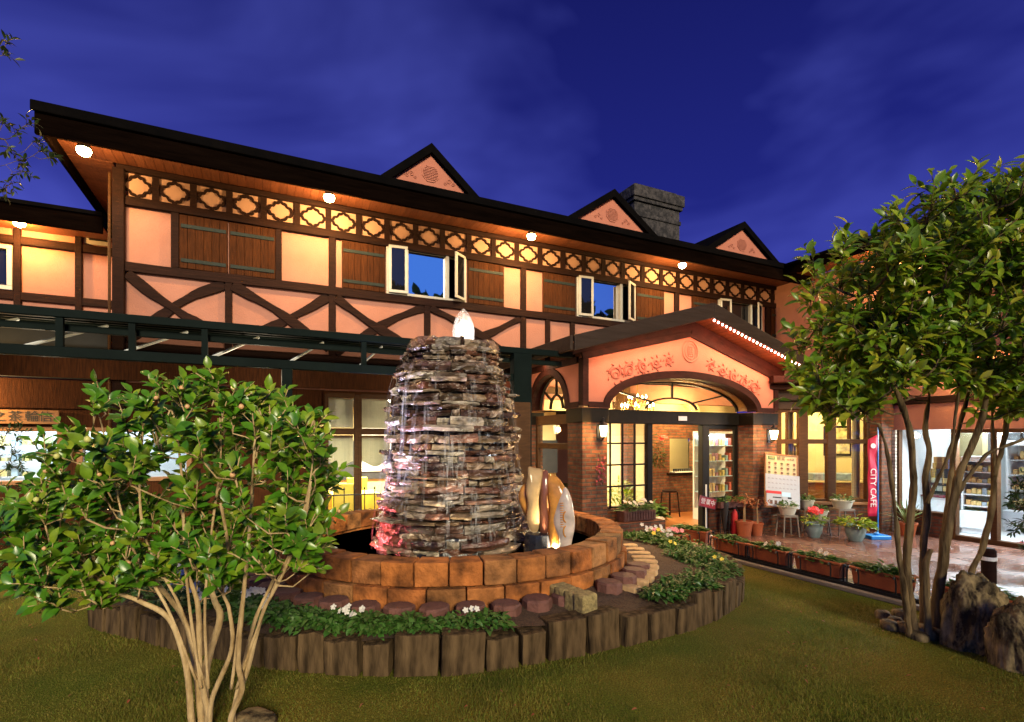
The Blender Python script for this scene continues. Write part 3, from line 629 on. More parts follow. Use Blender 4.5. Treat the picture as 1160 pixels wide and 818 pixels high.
# three small gables on the roof slope
def dormer(uc, half, zb, za, nf=-.45):
    q = MB(); q.prism([(uc - half * 1.5, zb - .26), (uc + half * 1.5, zb - .26), (uc, za + .07)], nf + .0, nf + .10); d = q.build('gable', M['plaster_up'], mb_)
    r_ = MB(); h2 = half + .26; top = za + .15; ln = (za - zb) / sl + 2.6; zl = zb + .13 - .26 * (za - zb) / half
    for s in (-1, 1):
        r_.add([(uc, nf - .09, top), (uc + s * h2, nf - .09, zl), (uc + s * h2, nf + ln, zl), (uc, nf + ln, top), (uc, nf - .09, top - .16), (uc + s * (h2 - .05), nf - .09, zl - .12), (uc + s * (h2 - .05), nf + ln, zl - .12), (uc, nf + ln, top - .16)],
               [(0, 1, 2, 3), (4, 7, 6, 5), (0, 4, 5, 1), (1, 5, 6, 2), (2, 6, 7, 3)])
    r_.build('gable_roof', M['roof'], d)
    c = (uc, nf, zb + (za - zb) * .47); e = MB()
    e.prism([(c[0] + .165 * math.cos(R(22.5 + 45 * i)), c[2] + .165 * math.sin(R(22.5 + 45 * i))) for i in range(8)], nf - .015, nf - .001)
    for i in range(9): z = c[2] - .11 + i * .0275; w = math.sqrt(max(.0, .135 ** 2 - (z - c[2]) ** 2)); e.box(uc - w, uc + w, nf - .03, nf - .016, z - .008, z + .008)
    e.build('vent', M['plaster_up'], d)
    for s in (-1, 1):
        e = MB()
        for (dx, dz, rr) in ((.34, -.08, .05), (.42, -.12, .035), (.27, -.13, .03)):
            e.tube([(uc + s * dx + rr * (1 - t / 14) * math.cos(t * .8) * s, nf - .006, c[2] + dz + rr * (1 - t / 14) * math.sin(t * .8)) for t in range(12)], .008, 5)
        e.build('scroll_relief', M['plaster_up'], d)
dormer(-1.64, .78, 6.15, 6.80); dormer(2.27, 1.0, 6.15, 6.82); dormer(6.08, 1.12, 6.12, 6.84)
# chimney
n_ = 1.6; cu0, cu1 = fac(719, 250, n_)[0], fac(770, 250, n_)[0]; zt = fac(740, 213, n_)[1]
q = MB(); q.box(cu0, cu1, n_, n_ + 1.1, 6.2, zt - .85); q.box(cu0 - .03, cu1 + .03, n_ - .03, n_ + 1.13, zt - .85, zt - .74); q.box(cu0, cu1, n_ , n_ + 1.1, zt - .74, zt - .46)
q.box(cu0 - .06, cu1 + .06, n_ - .06, n_ + 1.16, zt - .46, zt - .36); q.box(cu0 - .10, cu1 + .10, n_ - .10, n_ + 1.2, zt - .36, zt - .06); q.box(cu0 + .05, cu1 - .05, n_ + .05, n_ + 1.05, zt - .06, zt + .05)
q.build('chimney', M['chimney'], mb_, bevel=.02)

# ground floor under the canopy: brown framed windows, timber boarding
GW = [(-3.29, -2.86), (-2.74, -2.21), (-2.12, -1.5), (-1.4, -.8)]
holes = [(-3.30, -.78, .18, 2.56), (-8.6, -6.84, 1.2, 1.93), (-6.63, -5.3, 1.2, 1.93)]
q = MB(); wall_cells(q, -9, .22, 0, 2.62, holes, 0, .2); q.build('lower_wall', M['shutter'], mb_)
q = MB(); q.box(-9, -3.4, -.035, -.004, 2.22, 2.62); q.build('boarding', M['shutter'], mb_)
q = MB()
for u0, u1 in GW: q.box(u0 - .06, u0, -.03, .1, .18, 2.56); q.box(u1, u1 + .06, -.03, .1, .18, 2.56)
for z0, z1 in ((.18, .26), (1.87, 1.98), (2.5, 2.58)):
    for u0, u1 in GW: q.box(u0, u1, -.026, .09, z0, z1)
gwin = q.build('window', M['brown_frame'], mb_, bevel=.006)
for u0, u1 in GW:
    p = MB(); p.box(u0, u1, .05, .054, .26, 1.87); p.box(u0, u1, .05, .054, 1.98, 2.5); p.build('pane', M['pane'], gwin)
q = MB()
for u0, u1 in ((-8.6, -6.84), (-6.63, -5.3)):
    q.box(u0, u1, -.03, .12, 1.17, 1.23); q.box(u0, u1, -.03, .12, 1.90, 1.96); q.box(u0 - .03, u0 + .04, -.03, .12, 1.23, 1.90); q.box(u1 - .04, u1 + .03, -.03, .12, 1.23, 1.90)
swin = q.build('window', M['amber_wood'], mb_, bevel=.006)
p = MB(); p.box(-8.56, -6.88, .05, .054, 1.23, 1.9); p.box(-6.59, -5.34, .05, .054, 1.23, 1.9); p.build('pane', M['pane'], swin)

# ================================================================== DINING ROOM AND SHOP BEHIND THE GROUND-FLOOR WINDOWS
rm = bthing('dining_room', 'lit cream dining room seen through the ground-floor windows and the entrance', 'room', 0, 0)
q = MB(); q.box(-5.0, 3.9, 4.6, 4.7, .0, 2.62); q.box(-5.1, -5.0, .25, 4.7, 0, 2.62); q.build('room_wall', M['cream'], rm)
q = MB(); q.box(-5, 6.75, .22, 4.6, -.02, .012); q.build('room_floor', M['floor_in'], rm)
q = MB(); q.box(-5, 3.9, 4.5, 4.56, .75, 1.75); q.build('dark_dado', M['dark_panel'], rm)
q = MB()
for k in range(3): q.box(-2.0 + k * 1.7, -.9 + k * 1.7, 4.44, 4.49, .95, 2.2)
q.build('wall_window', M['metal_white'], rm, bevel=.01)
light('dining_lamp', 'AREA', 480, (1, .90, .62), (-2.2, 2.0, 2.55), rm, 1.6, (0, 0, -1), sy=1.2)
light('hall_lamp', 'AREA', 200, (1, .88, .55), (2.3, 2.6, 2.55), rm, 1.4, (0, 0, -1), sy=1.2)
q = MB()
for u0, u1 in GW:
    for (z0, z1) in ((1.30, 1.86), (1.99, 2.5)):
        k = 14; pts = [(u0 + (u1 - u0) * i / k, .15 + .018 * (i % 2)) for i in range(k + 1)]
        vs = []; fs = []
        for i, (x, y) in enumerate(pts): zz = z0 + (.10 * math.cos((x - u0) / (u1 - u0) * PI * 1.0) ** 2 if z0 < 1.5 else 0); vs += [(x, y, zz), (x, y, z1)]
        for i in range(k): fs.append((i * 2, i * 2 + 2, i * 2 + 3, i * 2 + 1))
        q.add(vs, fs)
tag(blocal(q.build('lace_curtain', M['curtain'], smooth=True)), 'pale lace curtains hanging inside the windows beneath the steel canopy', 'curtain')
def chair_dining(u, n, rz):
    t = bthing('dining_chair', '', 'chair', u, n, .012, rz, 'yellow covered dining chairs in the room')
    q = MB(); q.box(-.21, .21, -.21, .21, .42, .48); q.build('seat', M['yellow_cloth'], t, bevel=.02)
    q = MB(); q.box(-.21, .21, .17, .22, .48, .98); q.build('backrest', M['yellow_cloth'], t, bevel=.02)
    for a in (-.18, .18):
        for c in (-.18, .18): q = MB(); q.box(a - .02, a + .02, c - .02, c + .02, 0, .42); q.build('leg', M['dark_wood'], t)
    t['label'] = 'dining chair with yellow cover, seen through the windows under the canopy'
def table_dining(u, n):
    t = bthing('dining_table', 'dining table under a yellow cloth, seen through the windows under the canopy', 'table', u, n, .012, 0, 'yellow clothed dining tables in the room')
    q = MB(); q.box(-.42, .42, -.36, .36, .70, .74); q.build('tabletop', M['dark_wood'], t)
    for a in (-.36, .36):
        for c in (-.3, .3): q = MB(); q.box(a - .03, a + .03, c - .03, c + .03, 0, .70); q.build('leg', M['dark_wood'], t)
    q = MB(); k = 24; vs = []; fs = []
    ring = [(.44, .38), (.44, -.38), (-.44, -.38), (-.44, .38)]
    q.box(-.43, .43, -.37, .37, .742, .748); 
    for i in range(4):
        a, c = Vector(ring[i]), Vector(ring[(i + 1) % 4])
        for j in range(10):
            p, r_ = a + (c - a) * j / 10, a + (c - a) * (j + 1) / 10; f1 = 1 + .03 * (j % 2); f2 = 1 + .03 * ((j + 1) % 2); q.add([(p.x, p.y, .745), (r_.x, r_.y, .745), (r_.x * f2, r_.y * f2, .42), (p.x * f1, p.y * f1, .42)], [(0, 1, 2, 3)])
    q.build('tablecloth', M['yellow_cloth'], t)
for u in (-2.7, -1.5):
    table_dining(u, 1.1); chair_dining(u - .25, .62, PI); chair_dining(u + .2, 1.75, 0)

# ================================================================== ENTRANCE PORCH
PU0, PU1, PN = .24, 4.75, -2.4
pc = bthing('entrance_porch', 'gabled entrance porch with wide segmental arch, pink plaster gable and brick piers', 'porch', 0, 0)
PA = 2.5; APX = 3.66
def groof(u): return 3.12 + (APX - 3.12) * (u - PU0) / (PA - PU0) if u < PA else APX + (2.98 - APX) * (u - PA) / (PU1 - PA)
AC, AW, AZ, AR = 2.46, 1.75, 2.33, .58
inner = arc(AC, AZ, AW, AR, 180, 0, 40)
q = MB(); q.prism([(PU0, AZ), (PU0, groof(PU0)), (PA, APX), (PU1, groof(PU1)), (PU1, AZ)] + inner[::-1], PN, PN + .3)
q.build('gable_wall', M['plaster_up'], pc)
q = MB(); q.band(arc(AC, AZ - .01, AW + .02, AR + .02, 180, 0, 40), .13, PN - .035, PN + .20); q.build('arch_trim', M['red_wood'], pc, bevel=.008)
q = MB(); q.band(arc(AC, AZ, AW - .065, AR - .065, 180, 0, 40), .02, PN + .2, PN + .45); q.build('arch_reveal', M['amber_wood'], pc)
q = MB(); q.box(PU0 - .012, PU0 + .10, PN - .035, PN + .10, AZ, 3.08); q.box(PU0 + .10, AC - AW + .05, PN - .034, PN - .001, AZ - .04, AZ + .06); q.build('corner_trim', M['red_wood'], pc, bevel=.008)
q = MB(); q.box(PU1 - .10, PU1 + .012, PN - .035, PN + .1, AZ, 2.93); q.box(AC + AW - .05, PU1 - .1, PN - .034, PN - .001, AZ - .04, AZ + .06); q.build('corner_trim', M['red_wood'], pc, bevel=.008)
for (a, c) in ((PU0 - .02, PA), (PA, PU1 + .05)):
    q = MB(); q.band([(a, groof(a) - .01), (c, groof(c) - .01)], .11, PN - .03, PN - .001); q.build('gable_trim', M['red_wood'], pc, bevel=.006)
# side wall with the small arch
SC_, SW = -1.33, .62
sa = arc(SC_, AZ, SW, .62, 0, 180, 24)
q = MB(); q.prism([(PN + .3, AZ), (PN + .3, 3.10), (0, 3.10), (0, AZ)] + sa, PU0, PU0 + .25, ax='yz'); q.build('side_wall', M['plaster_up'], pc)
q = MB(); q.band(arc(SC_, AZ, SW + .02, .64, 0, 180, 24), .12, PU0 - .035, PU0 + .14, ax='yz'); q.build('side_arch_trim', M['red_wood'], pc, bevel=.006)
q = MB(); q.box(PU0 - .04, PU0 - .002, PN + .1, 0, 3.0, 3.11); q.build('side_rail', M['red_wood'], pc, bevel=.006)
q = MB(); q.box(PU0 - .034, PU0 - .002, PN + .1, SC_ - SW + .04, AZ - .04, AZ + .06); q.build('side_trim', M['red_wood'], pc)
# fanlights
def fan(name, f, rx, rz, plane_is_u, at_, z0=AZ):
    q = MB(); ax = 'yz' if plane_is_u else 'xz'; w = .04
    q.band(arc(f, z0, rx, rz, 0, 180, 28), w, at_, at_ + .05, ax=ax)
    q.band(arc(f, z0, rx * .36, rz * .42, 0, 180, 18), .03, at_ + .004, at_ + .046, ax=ax)
    for a in (38, 90, 142): q.band([(f + rx * .36 * math.cos(R(a)), z0 + rz * .42 * math.sin(R(a))), (f + rx * math.cos(R(a)), z0 + rz * math.sin(R(a)))], .026, at_ + .004, at_ + .046, ax=ax)
    return q.build(name, M['bronze'], pc)
fl = fan('fanlight', AC, AW - .08, AR - .08, False, PN + .38)
p = MB(); p.prism(arc(AC, AZ, AW - .09, AR - .09, 0, 180, 28), PN + .40, PN + .403); p.build('pane', M['pane'], fl)
fl = fan('fanlight', SC_, SW - .04, .58, True, PU0 + .14)
# brick piers with corbelled caps
def pier(u0, u1, n0, n1, name='brick_pier'):
    q = MB(); q.box(u0, u1, n0, n1, 0, 2.06); q.box(u0 - .035, u1 + .035, n0 - .035, n1 + .035, 2.30, AZ - .043, 0)
    pr = q.build(name, M['brick'], pc, bevel=.006)
    e = MB(); e.box(u0 - .02, u1 + .02, n0 - .02, n1 + .02, 2.062, 2.298); e.build('pier_band', M['bronze'], pr, bevel=.01); return pr
pier(PU0, .72, PN, -1.96); pier(4.09, PU1, PN, -1.95); pier(PU0, .5, -.66, -.002)
# glazed screen behind the big arch
SN = -2.05
q = MB(); q.box(.72, 4.09, SN - .04, SN + .10, 2.06, 2.30); q.build('transom', M['bronze'], pc, bevel=.01)
uL0, uL1, uR0, uR1 = .80, 1.84, 3.14, 4.06
for a, c, d, e in ((.722, .80, SN, SN + .08), (uL1, uL1 + .12, SN, SN + .08), (uR0, uR0 + .15, SN - .02, SN + .10), (uR1, 4.088, SN, SN + .08)): q = MB(); q.box(a, c, d, e, 0, 2.06); q.build('screen_post', M['bronze'], pc, bevel=.008)
q = MB()
for k in range(1, 4): x = uL0 + (uL1 - uL0) * k / 4; q.box(x - .011, x + .011, SN + .02, SN + .05, .6, 2.06)
for z in (.62, .98, 1.35, 1.72): q.box(uL0, uL1, SN + .022, SN + .048, z - .014, z + .014)
sw_ = q.build('screen_window', M['bronze'], pc); p = MB(); p.box(uL0, uL1, SN + .034, SN + .037, .62, 2.06); p.build('pane', M['pane'], sw_)
for a, c, z in ((uL0, uL1, .6), (uR0 + .15, uR1, .62)): q = MB(); q.box(a, c, SN - .03, SN + .12, 0, z); q.build('knee_wall', M['brick'], pc)
q = MB(); q.box(uR0 + .15, uR0 + .21, SN + .02, SN + .06, .62, 2.06); q.box(uR1 - .05, uR1, SN + .02, SN + .06, .62, 2.06); q.box(uR0 + .21, uR1 - .05, SN + .02, SN + .06, .62, .68); q.box(uR0 + .21, uR1 - .05, SN + .02, SN + .06, 1.98, 2.058)
s2 = q.build('screen_window', M['bronze'], pc); p = MB(); p.box(uR0 + .21, uR1 - .05, SN + .038, SN + .041, .68, 1.98); p.build('pane', M['pane'], s2)
q = MB(); q.box(2.52, 2.72, SN - .052, SN - .042, 2.0 + .13, 2.0 + .21); q.build('door_plate', M['metal_white'], pc)
# side opening glazing
q = MB(); q.box(PU0 + .10, PU0 + .16, -1.96, -.66, 2.05, 2.22); q.box(PU0 + .1, PU0 + .16, -1.95, -1.86, 0, 2.05); q.box(PU0 + .1, PU0 + .16, -.76, -.67, 0, 2.05); q.box(PU0 + .1, PU0 + .16, -1.86, -.76, 0, .12); q.box(PU0 + .105, PU0 + .155, -1.86, -.76, 1.62, 1.72)
sd_ = q.build('side_window', M['brown_frame'], pc, bevel=.006); p = MB(); p.box(PU0 + .128, PU0 + .131, -1.86, -.76, .12, 2.05); p.build('pane', M['pane'], sd_)
# porch hall: back walls, ceiling
q = MB(); wall_cells(q, 3.95, 6.78, 0, 2.2, [(4.52, 5.34, .98, 1.80)], .30, .50); q.build('counter_wall', M['brick'], pc); q = MB(); q.box(3.95, 6.78, .30, .50, 2.202, 3.3); q.build('hall_wall', M['cream'], pc)
q = MB(); q.box(4.42, 5.44, .22, .56, .93, .98); q.build('counter_shelf', M['dark_wood'], pc)
q = MB(); q.box(.24, 3.94, .23, .30, 2.40, 3.3); q.build('hall_wall', M['cream'], pc)
q = MB(); q.box(PU0 + .25, 6.75, PN + .3, .3, 3.08, 3.12); q.build('hall_ceiling', M['cream'], pc)
q = MB(); q.box(.3, 2.8, -.06, .2, 2.72, 2.86); q.box(2.7, 2.86, -.3, .1, 2.3, 3.08); q.build('hall_beam', M['brown_frame'], pc)
q = MB(); q.box(2.92, 3.16, -.12, .12, 0, 2.8); q.build('hall_column', M['brick'], pc)
q = MB(); q.band(arc(4.2, 2.2, 1.0, .75, 0, 180, 24), .22, .05, .24); q.build('hall_arch', M['drape'], pc)
q = MB(); q.box(.5, 6.75, PN + .3, .3, -.02, .014); q.build('hall_floor', M['floor_in'], pc)
q = MB(); wall_cells(q, 3.9, 6.78, 0, 3.1, [], 2.0, 2.1); q.box(3.9, 3.98, .5, 2.0, 0, 3.1); q.build('kitchen_wall', M['cream'], pc)
light('hall_light', 'POINT', 170, (1, .80, .38), (2.0, -1.0, 2.35), pc, .22)
light('hall_light', 'POINT', 110, (1, .62, .22), (4.4, -.5, 2.4), pc, .18)
light('kitchen_light', 'POINT', 130, (1, .80, .38), (4.9, 1.2, 2.3), pc, .18)
# porch roof
ER = -3.02
def rz_(u): return 3.26 + (4.02 - 3.26) * (u + .32) / (2.38 + .32) if u < 2.38 else 4.02 + (3.2 - 4.02) * (u - 2.38) / (5.0 - 2.38)
q = MB()
for a, c in ((-.32, 2.38), (2.38, 5.0)):
    q.add([(a, ER, rz_(a)), (c, ER, rz_(c)), (c, 0, rz_(c)), (a, 0, rz_(a)), (a, ER, rz_(a) - .06), (c, ER, rz_(c) - .06), (c, 0, rz_(c) - .06), (a, 0, rz_(a) - .06)], [(0, 1, 2, 3), (4, 7, 6, 5), (0, 4, 5, 1), (1, 5, 6, 2), (2, 6, 7, 3), (3, 7, 4, 0)])
q.build('porch_roof', M['roof'], pc)
for a, c, w0, w1 in ((-.32, 2.38, .21, .23), (2.38, 5.0, .23, .16)):
    q = MB(); q.add([(a, ER - .04, rz_(a) + .015), (c, ER - .04, rz_(c) + .015), (c, ER - .04, rz_(c) - w1), (a, ER - .04, rz_(a) - w0), (a, ER - .002, rz_(a) + .015), (c, ER - .002, rz_(c) + .015), (c, ER - .002, rz_(c) - w1), (a, ER - .002, rz_(a) - w0)],
                    [(0, 1, 2, 3), (4, 7, 6, 5), (0, 4, 5, 1), (1, 5, 6, 2), (2, 6, 7, 3), (3, 7, 4, 0)]); q.build('porch_fascia', M['porch_fascia'], pc, bevel=.01)
q = MB(); q.box(-.37, -.32, ER, 0, 3.06, 3.27); q.build('eave_board', M['porch_fascia'], pc, bevel=.01)
for nm, (a, c) in (('porch_soffit', (-.31, 2.38)), ('porch_soffit', (2.38, 4.99))):
    q = MB(); k = 24
    for i in range(k):
        s, e = a + (c - a) * i / k + .002, a + (c - a) * (i + 1) / k - .002; dz = .075
        q.add([(s, ER, rz_(s) - dz), (e, ER, rz_(e) - dz), (e, PN, rz_(e) - dz), (s, PN, rz_(s) - dz)], [(0, 1, 2, 3)])
    q.build(nm, M['soffit'], pc)
q = MB(); tp = [(u_, rz_(u_) - .085) for u_ in (PU0 - .3, 2.38, PU1 + .2)]; q.prism([(PU0 - .3, groof(PU0) - .02), (PU0, groof(PU0) + .03), (PA, APX + .035), (PU1, groof(PU1) + .03), (PU1 + .2, groof(PU1) - .03)] + tp[::-1], PN - .022, PN + .12); q.build('gable_board', M['red_wood'], pc)
# relief ornaments
def scroll(sgn):
    q = MB()
    for i in range(5):
        t = i / 4; cx = PA + sgn * (1.62 - 1.12 * t); cz = groof(cx) - .38 - .04 * (1 - t); r0 = .125 - .05 * t
        for w in (1, -1):
            pts = []
            for k in range(26):
                s = k / 25; a = w * (s * 2.6 * PI) + (0 if w > 0 else PI) + i; rr = r0 * (1 - .82 * s); pts.append((cx + rr * math.cos(a) * 1.05, PN - .010, cz + rr * math.sin(a)))
            q.tube(pts, [.017 - .009 * k / 25 for k in range(26)], 6)
        for k in range(7):
            a = k * .9 + i; p = Vector((cx + r0 * 1.15 * math.cos(a), PN - .008, cz + r0 * 1.1 * math.sin(a))); d = Vector((math.cos(a + .8), 0, math.sin(a + .8))); q.tube([p, p + d * .035, p + d * .06], [.007, .015, .003], 5)
    return q.build('scroll_ornament', M['ornament'], pc, smooth=True)
scroll(-1); scroll(1)
q = MB(); c = (2.50, PN, 3.34)
def ring(r, w, d):
    pts = [(c[0] + r * math.cos(2 * PI * i / 40), PN - d, c[2] + r * 1.08 * math.sin(2 * PI * i / 40)) for i in range(41)]; q.tube(pts, w, 8, cap=False)
ring(.172, .017, .006); ring(.125, .008, .006)
for i in range(5): q.box(c[0] - .07 + .008 * abs(i - 2), c[0] + .07 - .008 * abs(i - 2), PN - .016, PN - .002, c[2] - .085 + i * .04, c[2] - .07 + i * .04)
for x in (-.045, 0, .045): q.box(c[0] + x - .008, c[0] + x + .008, PN - .018, PN - .002, c[2] - .09, c[2] + .09)
q.build('medallion', M['plaster_up'], pc, smooth=False, bevel=.004)
# LED string along the right rake and the strip lights behind the fascia
ls = bthing('light_string', 'string of small glowing bulbs along the right slope of the porch gable', 'light string', 0, 0)
pts = [(2.45 + (4.95 - 2.45) * i / 27, ER + .03, rz_(2.45 + (4.95 - 2.45) * i / 27) - .235 + .07 * i / 27) for i in range(28)]
q = MB(); q.tube(pts, .006, 5); q.build('cord', M['iron'], ls)
q = MB(); q.lathe([(.002, -.022), (.014, -.012), (.017, 0), (.012, .012), (.003, .018)], 10)
bu = q.build('bulb', M['led'], ls, smooth=True); bu.location = pts[0]
for p in pts[1:]: o = copy_tree(bu, ls); o.location = p
for a, c, e in ((PU0 + .1, PA - .1, 17), (PA + .1, PU1 - .05, 20)):
    m_ = (a + c) / 2; ll_ = light('strip_light', 'AREA', e, (1, .50, .27), (m_, PN - .42, groof(m_) + .06), pc, 1.9, (0, .42, -1), sy=.05)
    ang = math.atan2(groof(c) - groof(a), c - a); ll_.rotation_euler = (Matrix.Rotation(-ang, 3, 'Y') @ Matrix.Rotation(R(24), 3, 'X')).to_euler()
ll_ = light('led_glow', 'AREA', 16, (1, .30, .16), (3.7, ER + .05, rz_(3.7) - .27), pc, 2.4, (0, 1, .8), sy=.04); ll_.rotation_euler = (Matrix.Rotation(math.atan2(.82, 2.62), 3, 'Y') @ Matrix.Rotation(R(128), 3, 'X')).to_euler()
l_ = light('strip_light', 'AREA', 9, (1, .56, .3), (PU0 - .3, -1.3, 3.02), pc, .05, (.5, 0, -1), sy=1.8)

# ================================================================== LEFT WING (set back)
lw = bthing('left_wing', 'set-back wing with orange plaster and dark posts left of the long building', 'building', 0, 0)
LN = 2.0
def lf(x, y, n=LN): return fac(x, y, n)
b = MB(); wu0, wz0 = lf(-30, 275)[0], lf(0, 328)[1]; wu1, wz1 = lf(15, 330)[0], lf(0, 277)[1]
ez = fac(0, 240, 1.3)[1]; wall_cells(b, -13, UL, 2.6, ez + .02, [(wu0, wu1, wz0, wz1)], LN, LN + .2); b.build('wall', M['plaster'], lw)
q = MB(); q.box(wu0, wu1, LN + .3, LN + .32, wz0 - .2, wz1 + .2); q.build('room_wall', M['dark_panel'], lw)
q = MB(); f = .07
q.box(wu0, wu1, LN - .05, LN + .1, wz0, wz0 + f); q.box(wu0, wu1, LN - .05, LN + .1, wz1 - f, wz1); q.box(wu1 - f, wu1, LN - .05, LN + .1, wz0 + f, wz1 - f); q.box(wu1 - .30, wu1 - .25, LN - .04, LN + .08, wz0 + f, wz1 - f); q.box(wu0, wu0 + f, LN - .05, LN + .1, wz0 + f, wz1 - f)
lwin = q.build('window', M['white_frame'], lw, bevel=.006); p = MB(); p.box(wu0 + f, wu1 - f, LN + .02, LN + .024, wz0 + f, wz1 - f); p.build('pane', M['dark_pane'], lwin)
def lbeam(z0, z1, u0=-13, u1=UL): q = MB(); q.box(u0, u1, LN - .06, LN - .003, z0, z1); q.build('beam', M['dark_wood_u'], lw, bevel=.008)
z_ = lambda y0, y1, x: (lf(x, y1)[1], lf(x, y0)[1])
lbeam(*z_(272, 281, 50)); lbeam(*z_(334, 343, 50)); lbeam(*z_(255, 260, 86))
for x0, x1 in ((86, 94), (17, 25)): a, c = lf(x0, 300)[0], lf(x1, 300)[0]; q = MB(); q.box(a, c, LN - .07, LN - .004, 3.2, ez); q.build('post', M['dark_wood'], lw, bevel=.008)
v0, v1 = lf(96, 265), lf(123, 280); q = MB(); q.box(v0[0], v1[0], LN - .04, LN - .004, v1[1], v0[1])
vent = q.build('vent', M['white_frame'], lw, bevel=.006)
q = MB()
for k in range(4): z = v1[1] + .07 + k * (v0[1] - v1[1] - .1) / 4; q.box(v0[0] + .07, v1[0] - .02, LN - .055, LN - .041, z, z + .035)
q.build('slat', M['iron'], vent)
ez = fac(0, 240, 1.3)[1]
q = MB(); q.box(-13, UL - .45, 1.27, 1.33, ez - .12, ez + .16); q.build('fascia', M['fascia'], lw, bevel=.01)
q = MB(); q.prism([(1.22, ez + .15), (1.22, ez + .21), (6, ez + 1.2), (6, ez + 1.1)], -13, UL - .45, ax='yz'); q.build('roof', M['roof'], lw)
q = MB(); q.box(-13, UL - .46, 1.33, LN, ez - .02, ez + .01); q.build('soffit', M['soffit'], lw)

# ================================================================== WINDOW BAY RIGHT OF THE PORCH
A_, B_ = Wd(4.76, -2.22), Wd(6.41, -3.17); dAB = B_ - A_; BL = dAB.length; BR = math.atan2(dAB.y, dAB.x)
by = thing('window_bay', 'brown window bay over a low brick wall, right of the porch lantern', 'window bay', A_, BR)
q = MB(); q.box(0, BL, 0, .2, 0, .50); q.build('knee_wall', M['brick'], by, bevel=.006)
q = MB(); q.box(0, BL, -.06, .2, .502, .56); q.build('sill', M['amber_wood'], by, bevel=.008)
q = MB(); q.box(0, BL, -.03, .2, 2.38, 2.54); q.box(0, BL, -.10, .2, 2.545, 2.75); q.build('header', M['porch_fascia'], by, bevel=.01)
q = MB(); q.box(-.1, BL + .1, -.26, .2, 2.755, 2.85); q.box(-.1, BL + .1, -.45, .2, 2.87, 3.0); q.build('eave', M['red_wood'], by, bevel=.01)
pxx = lambda x: (x - PX) / F * A_.y - A_.x
bw = [(885, 904), (914, 935), (944, 977)]
q = MB(); xs = [-.01] + [e for a, c in bw for e in (pxx(a), pxx(c))] + [BL]
for i in range(0, len(xs), 2): q.box(xs[i], xs[i + 1], .0, .12, .562, 2.378)
for a, c in bw: q.box(pxx(a), pxx(c), .01, .11, 1.70, 1.79); q.box(pxx(a), pxx(c), .015, .1, .563, .61); q.box(pxx(a), pxx(c), .015, .1, 2.32, 2.377)
q.box(pxx(960) - .02, pxx(960) + .02, .012, .108, 1.792, 2.318); q.box(pxx(892) - .012, pxx(892) + .012, .012, .108, .612, 2.318)
w = q.build('window', M['brown_frame'], by, bevel=.005)
p = MB()
for a, c in bw: p.box(pxx(a), pxx(c), .055, .058, .61, 1.70); p.box(pxx(a), pxx(c), .055, .058, 1.79, 2.32)
p.build('pane', M['pane'], w)
q = MB(); q.box(.75, 4.4, 2.1, 2.2, 0, 3.0); q.box(4.3, 4.4, .4, 2.1, 0, 3); q.build('room_wall', M['cream'], by)
q = MB(); q.box(.1, 4.4, .22, 2.1, 3.0, 3.05); q.build('room_ceiling', M['cream'], by)
light('bay_light', 'POINT', 120, (1, .80, .38), (1.7, 1.0, 2.6), by, .2)
def drape(x0, x1, y):
    q = MB(); k = 16; vs = []; fs = []
    for i in range(k + 1):
        x = x0 + (x1 - x0) * i / k; yy = y + .03 * math.sin(i * 1.9); vs += [(x, yy, .62), (x, yy, 2.42)]
    for i in range(k): fs.append((i * 2, i * 2 + 2, i * 2 + 3, i * 2 + 1))
    q.add(vs, fs); return q
q = drape(pxx(897), pxx(904), .25); q.v += []; 
for a, c in ((916, 919), (944, 951), (969, 977)):
    d_ = drape(pxx(a), pxx(c), .25); q.add(d_.v, d_.f)
o = q.build('drape', M['drape'], None, smooth=True); o.location = A_; o.rotation_euler = (0, 0, BR); tag(o, 'beige drapes hanging inside the brown bay window', 'curtain')
def pic(x, z, w, h, y, lab, par_loc, rz, depth=.04):
    t = thing('wall_picture', lab, 'picture', par_loc, rz)
    q = MB(); q.box(x - w / 2, x + w / 2, y - depth, y, z - h / 2, z + h / 2); q.build('picture_frame', M['dark_wood'], t, bevel=.008)
    q = MB(); q.box(x - w / 2 + .05, x + w / 2 - .05, y - depth - .006, y - depth - .002, z - h / 2 + .05, z + h / 2 - .05); q.build('picture_print', M['picture'], t)
pic(2.4, 1.75, .62, .7, 2.09, 'dark framed picture on the cream wall inside the bay window', A_, BR)
pic(1.55, 1.5, .3, .3, 2.09, 'small square picture inside the bay, left of the large one', A_, BR)
t = thing('sideboard', 'light wooden sideboard inside the bay window', 'sideboard', A_ + (B_ - A_).normalized() * 2.2 + Vector((0, 1.7, .014)), BR)
q = MB(); q.box(-.7, .7, -.22, .22, .08, .80); q.build('cabinet', M['amber_wood'], t, bevel=.01)
q = MB(); q.box(-.74, .74, -.25, .25, .802, .84); q.build('top', M['cream'], t, bevel=.006)
q = MB(); q.box(-.5, .5, -.18, .18, .842, 1.0); q.build('tray', M['goods'], t, bevel=.02)

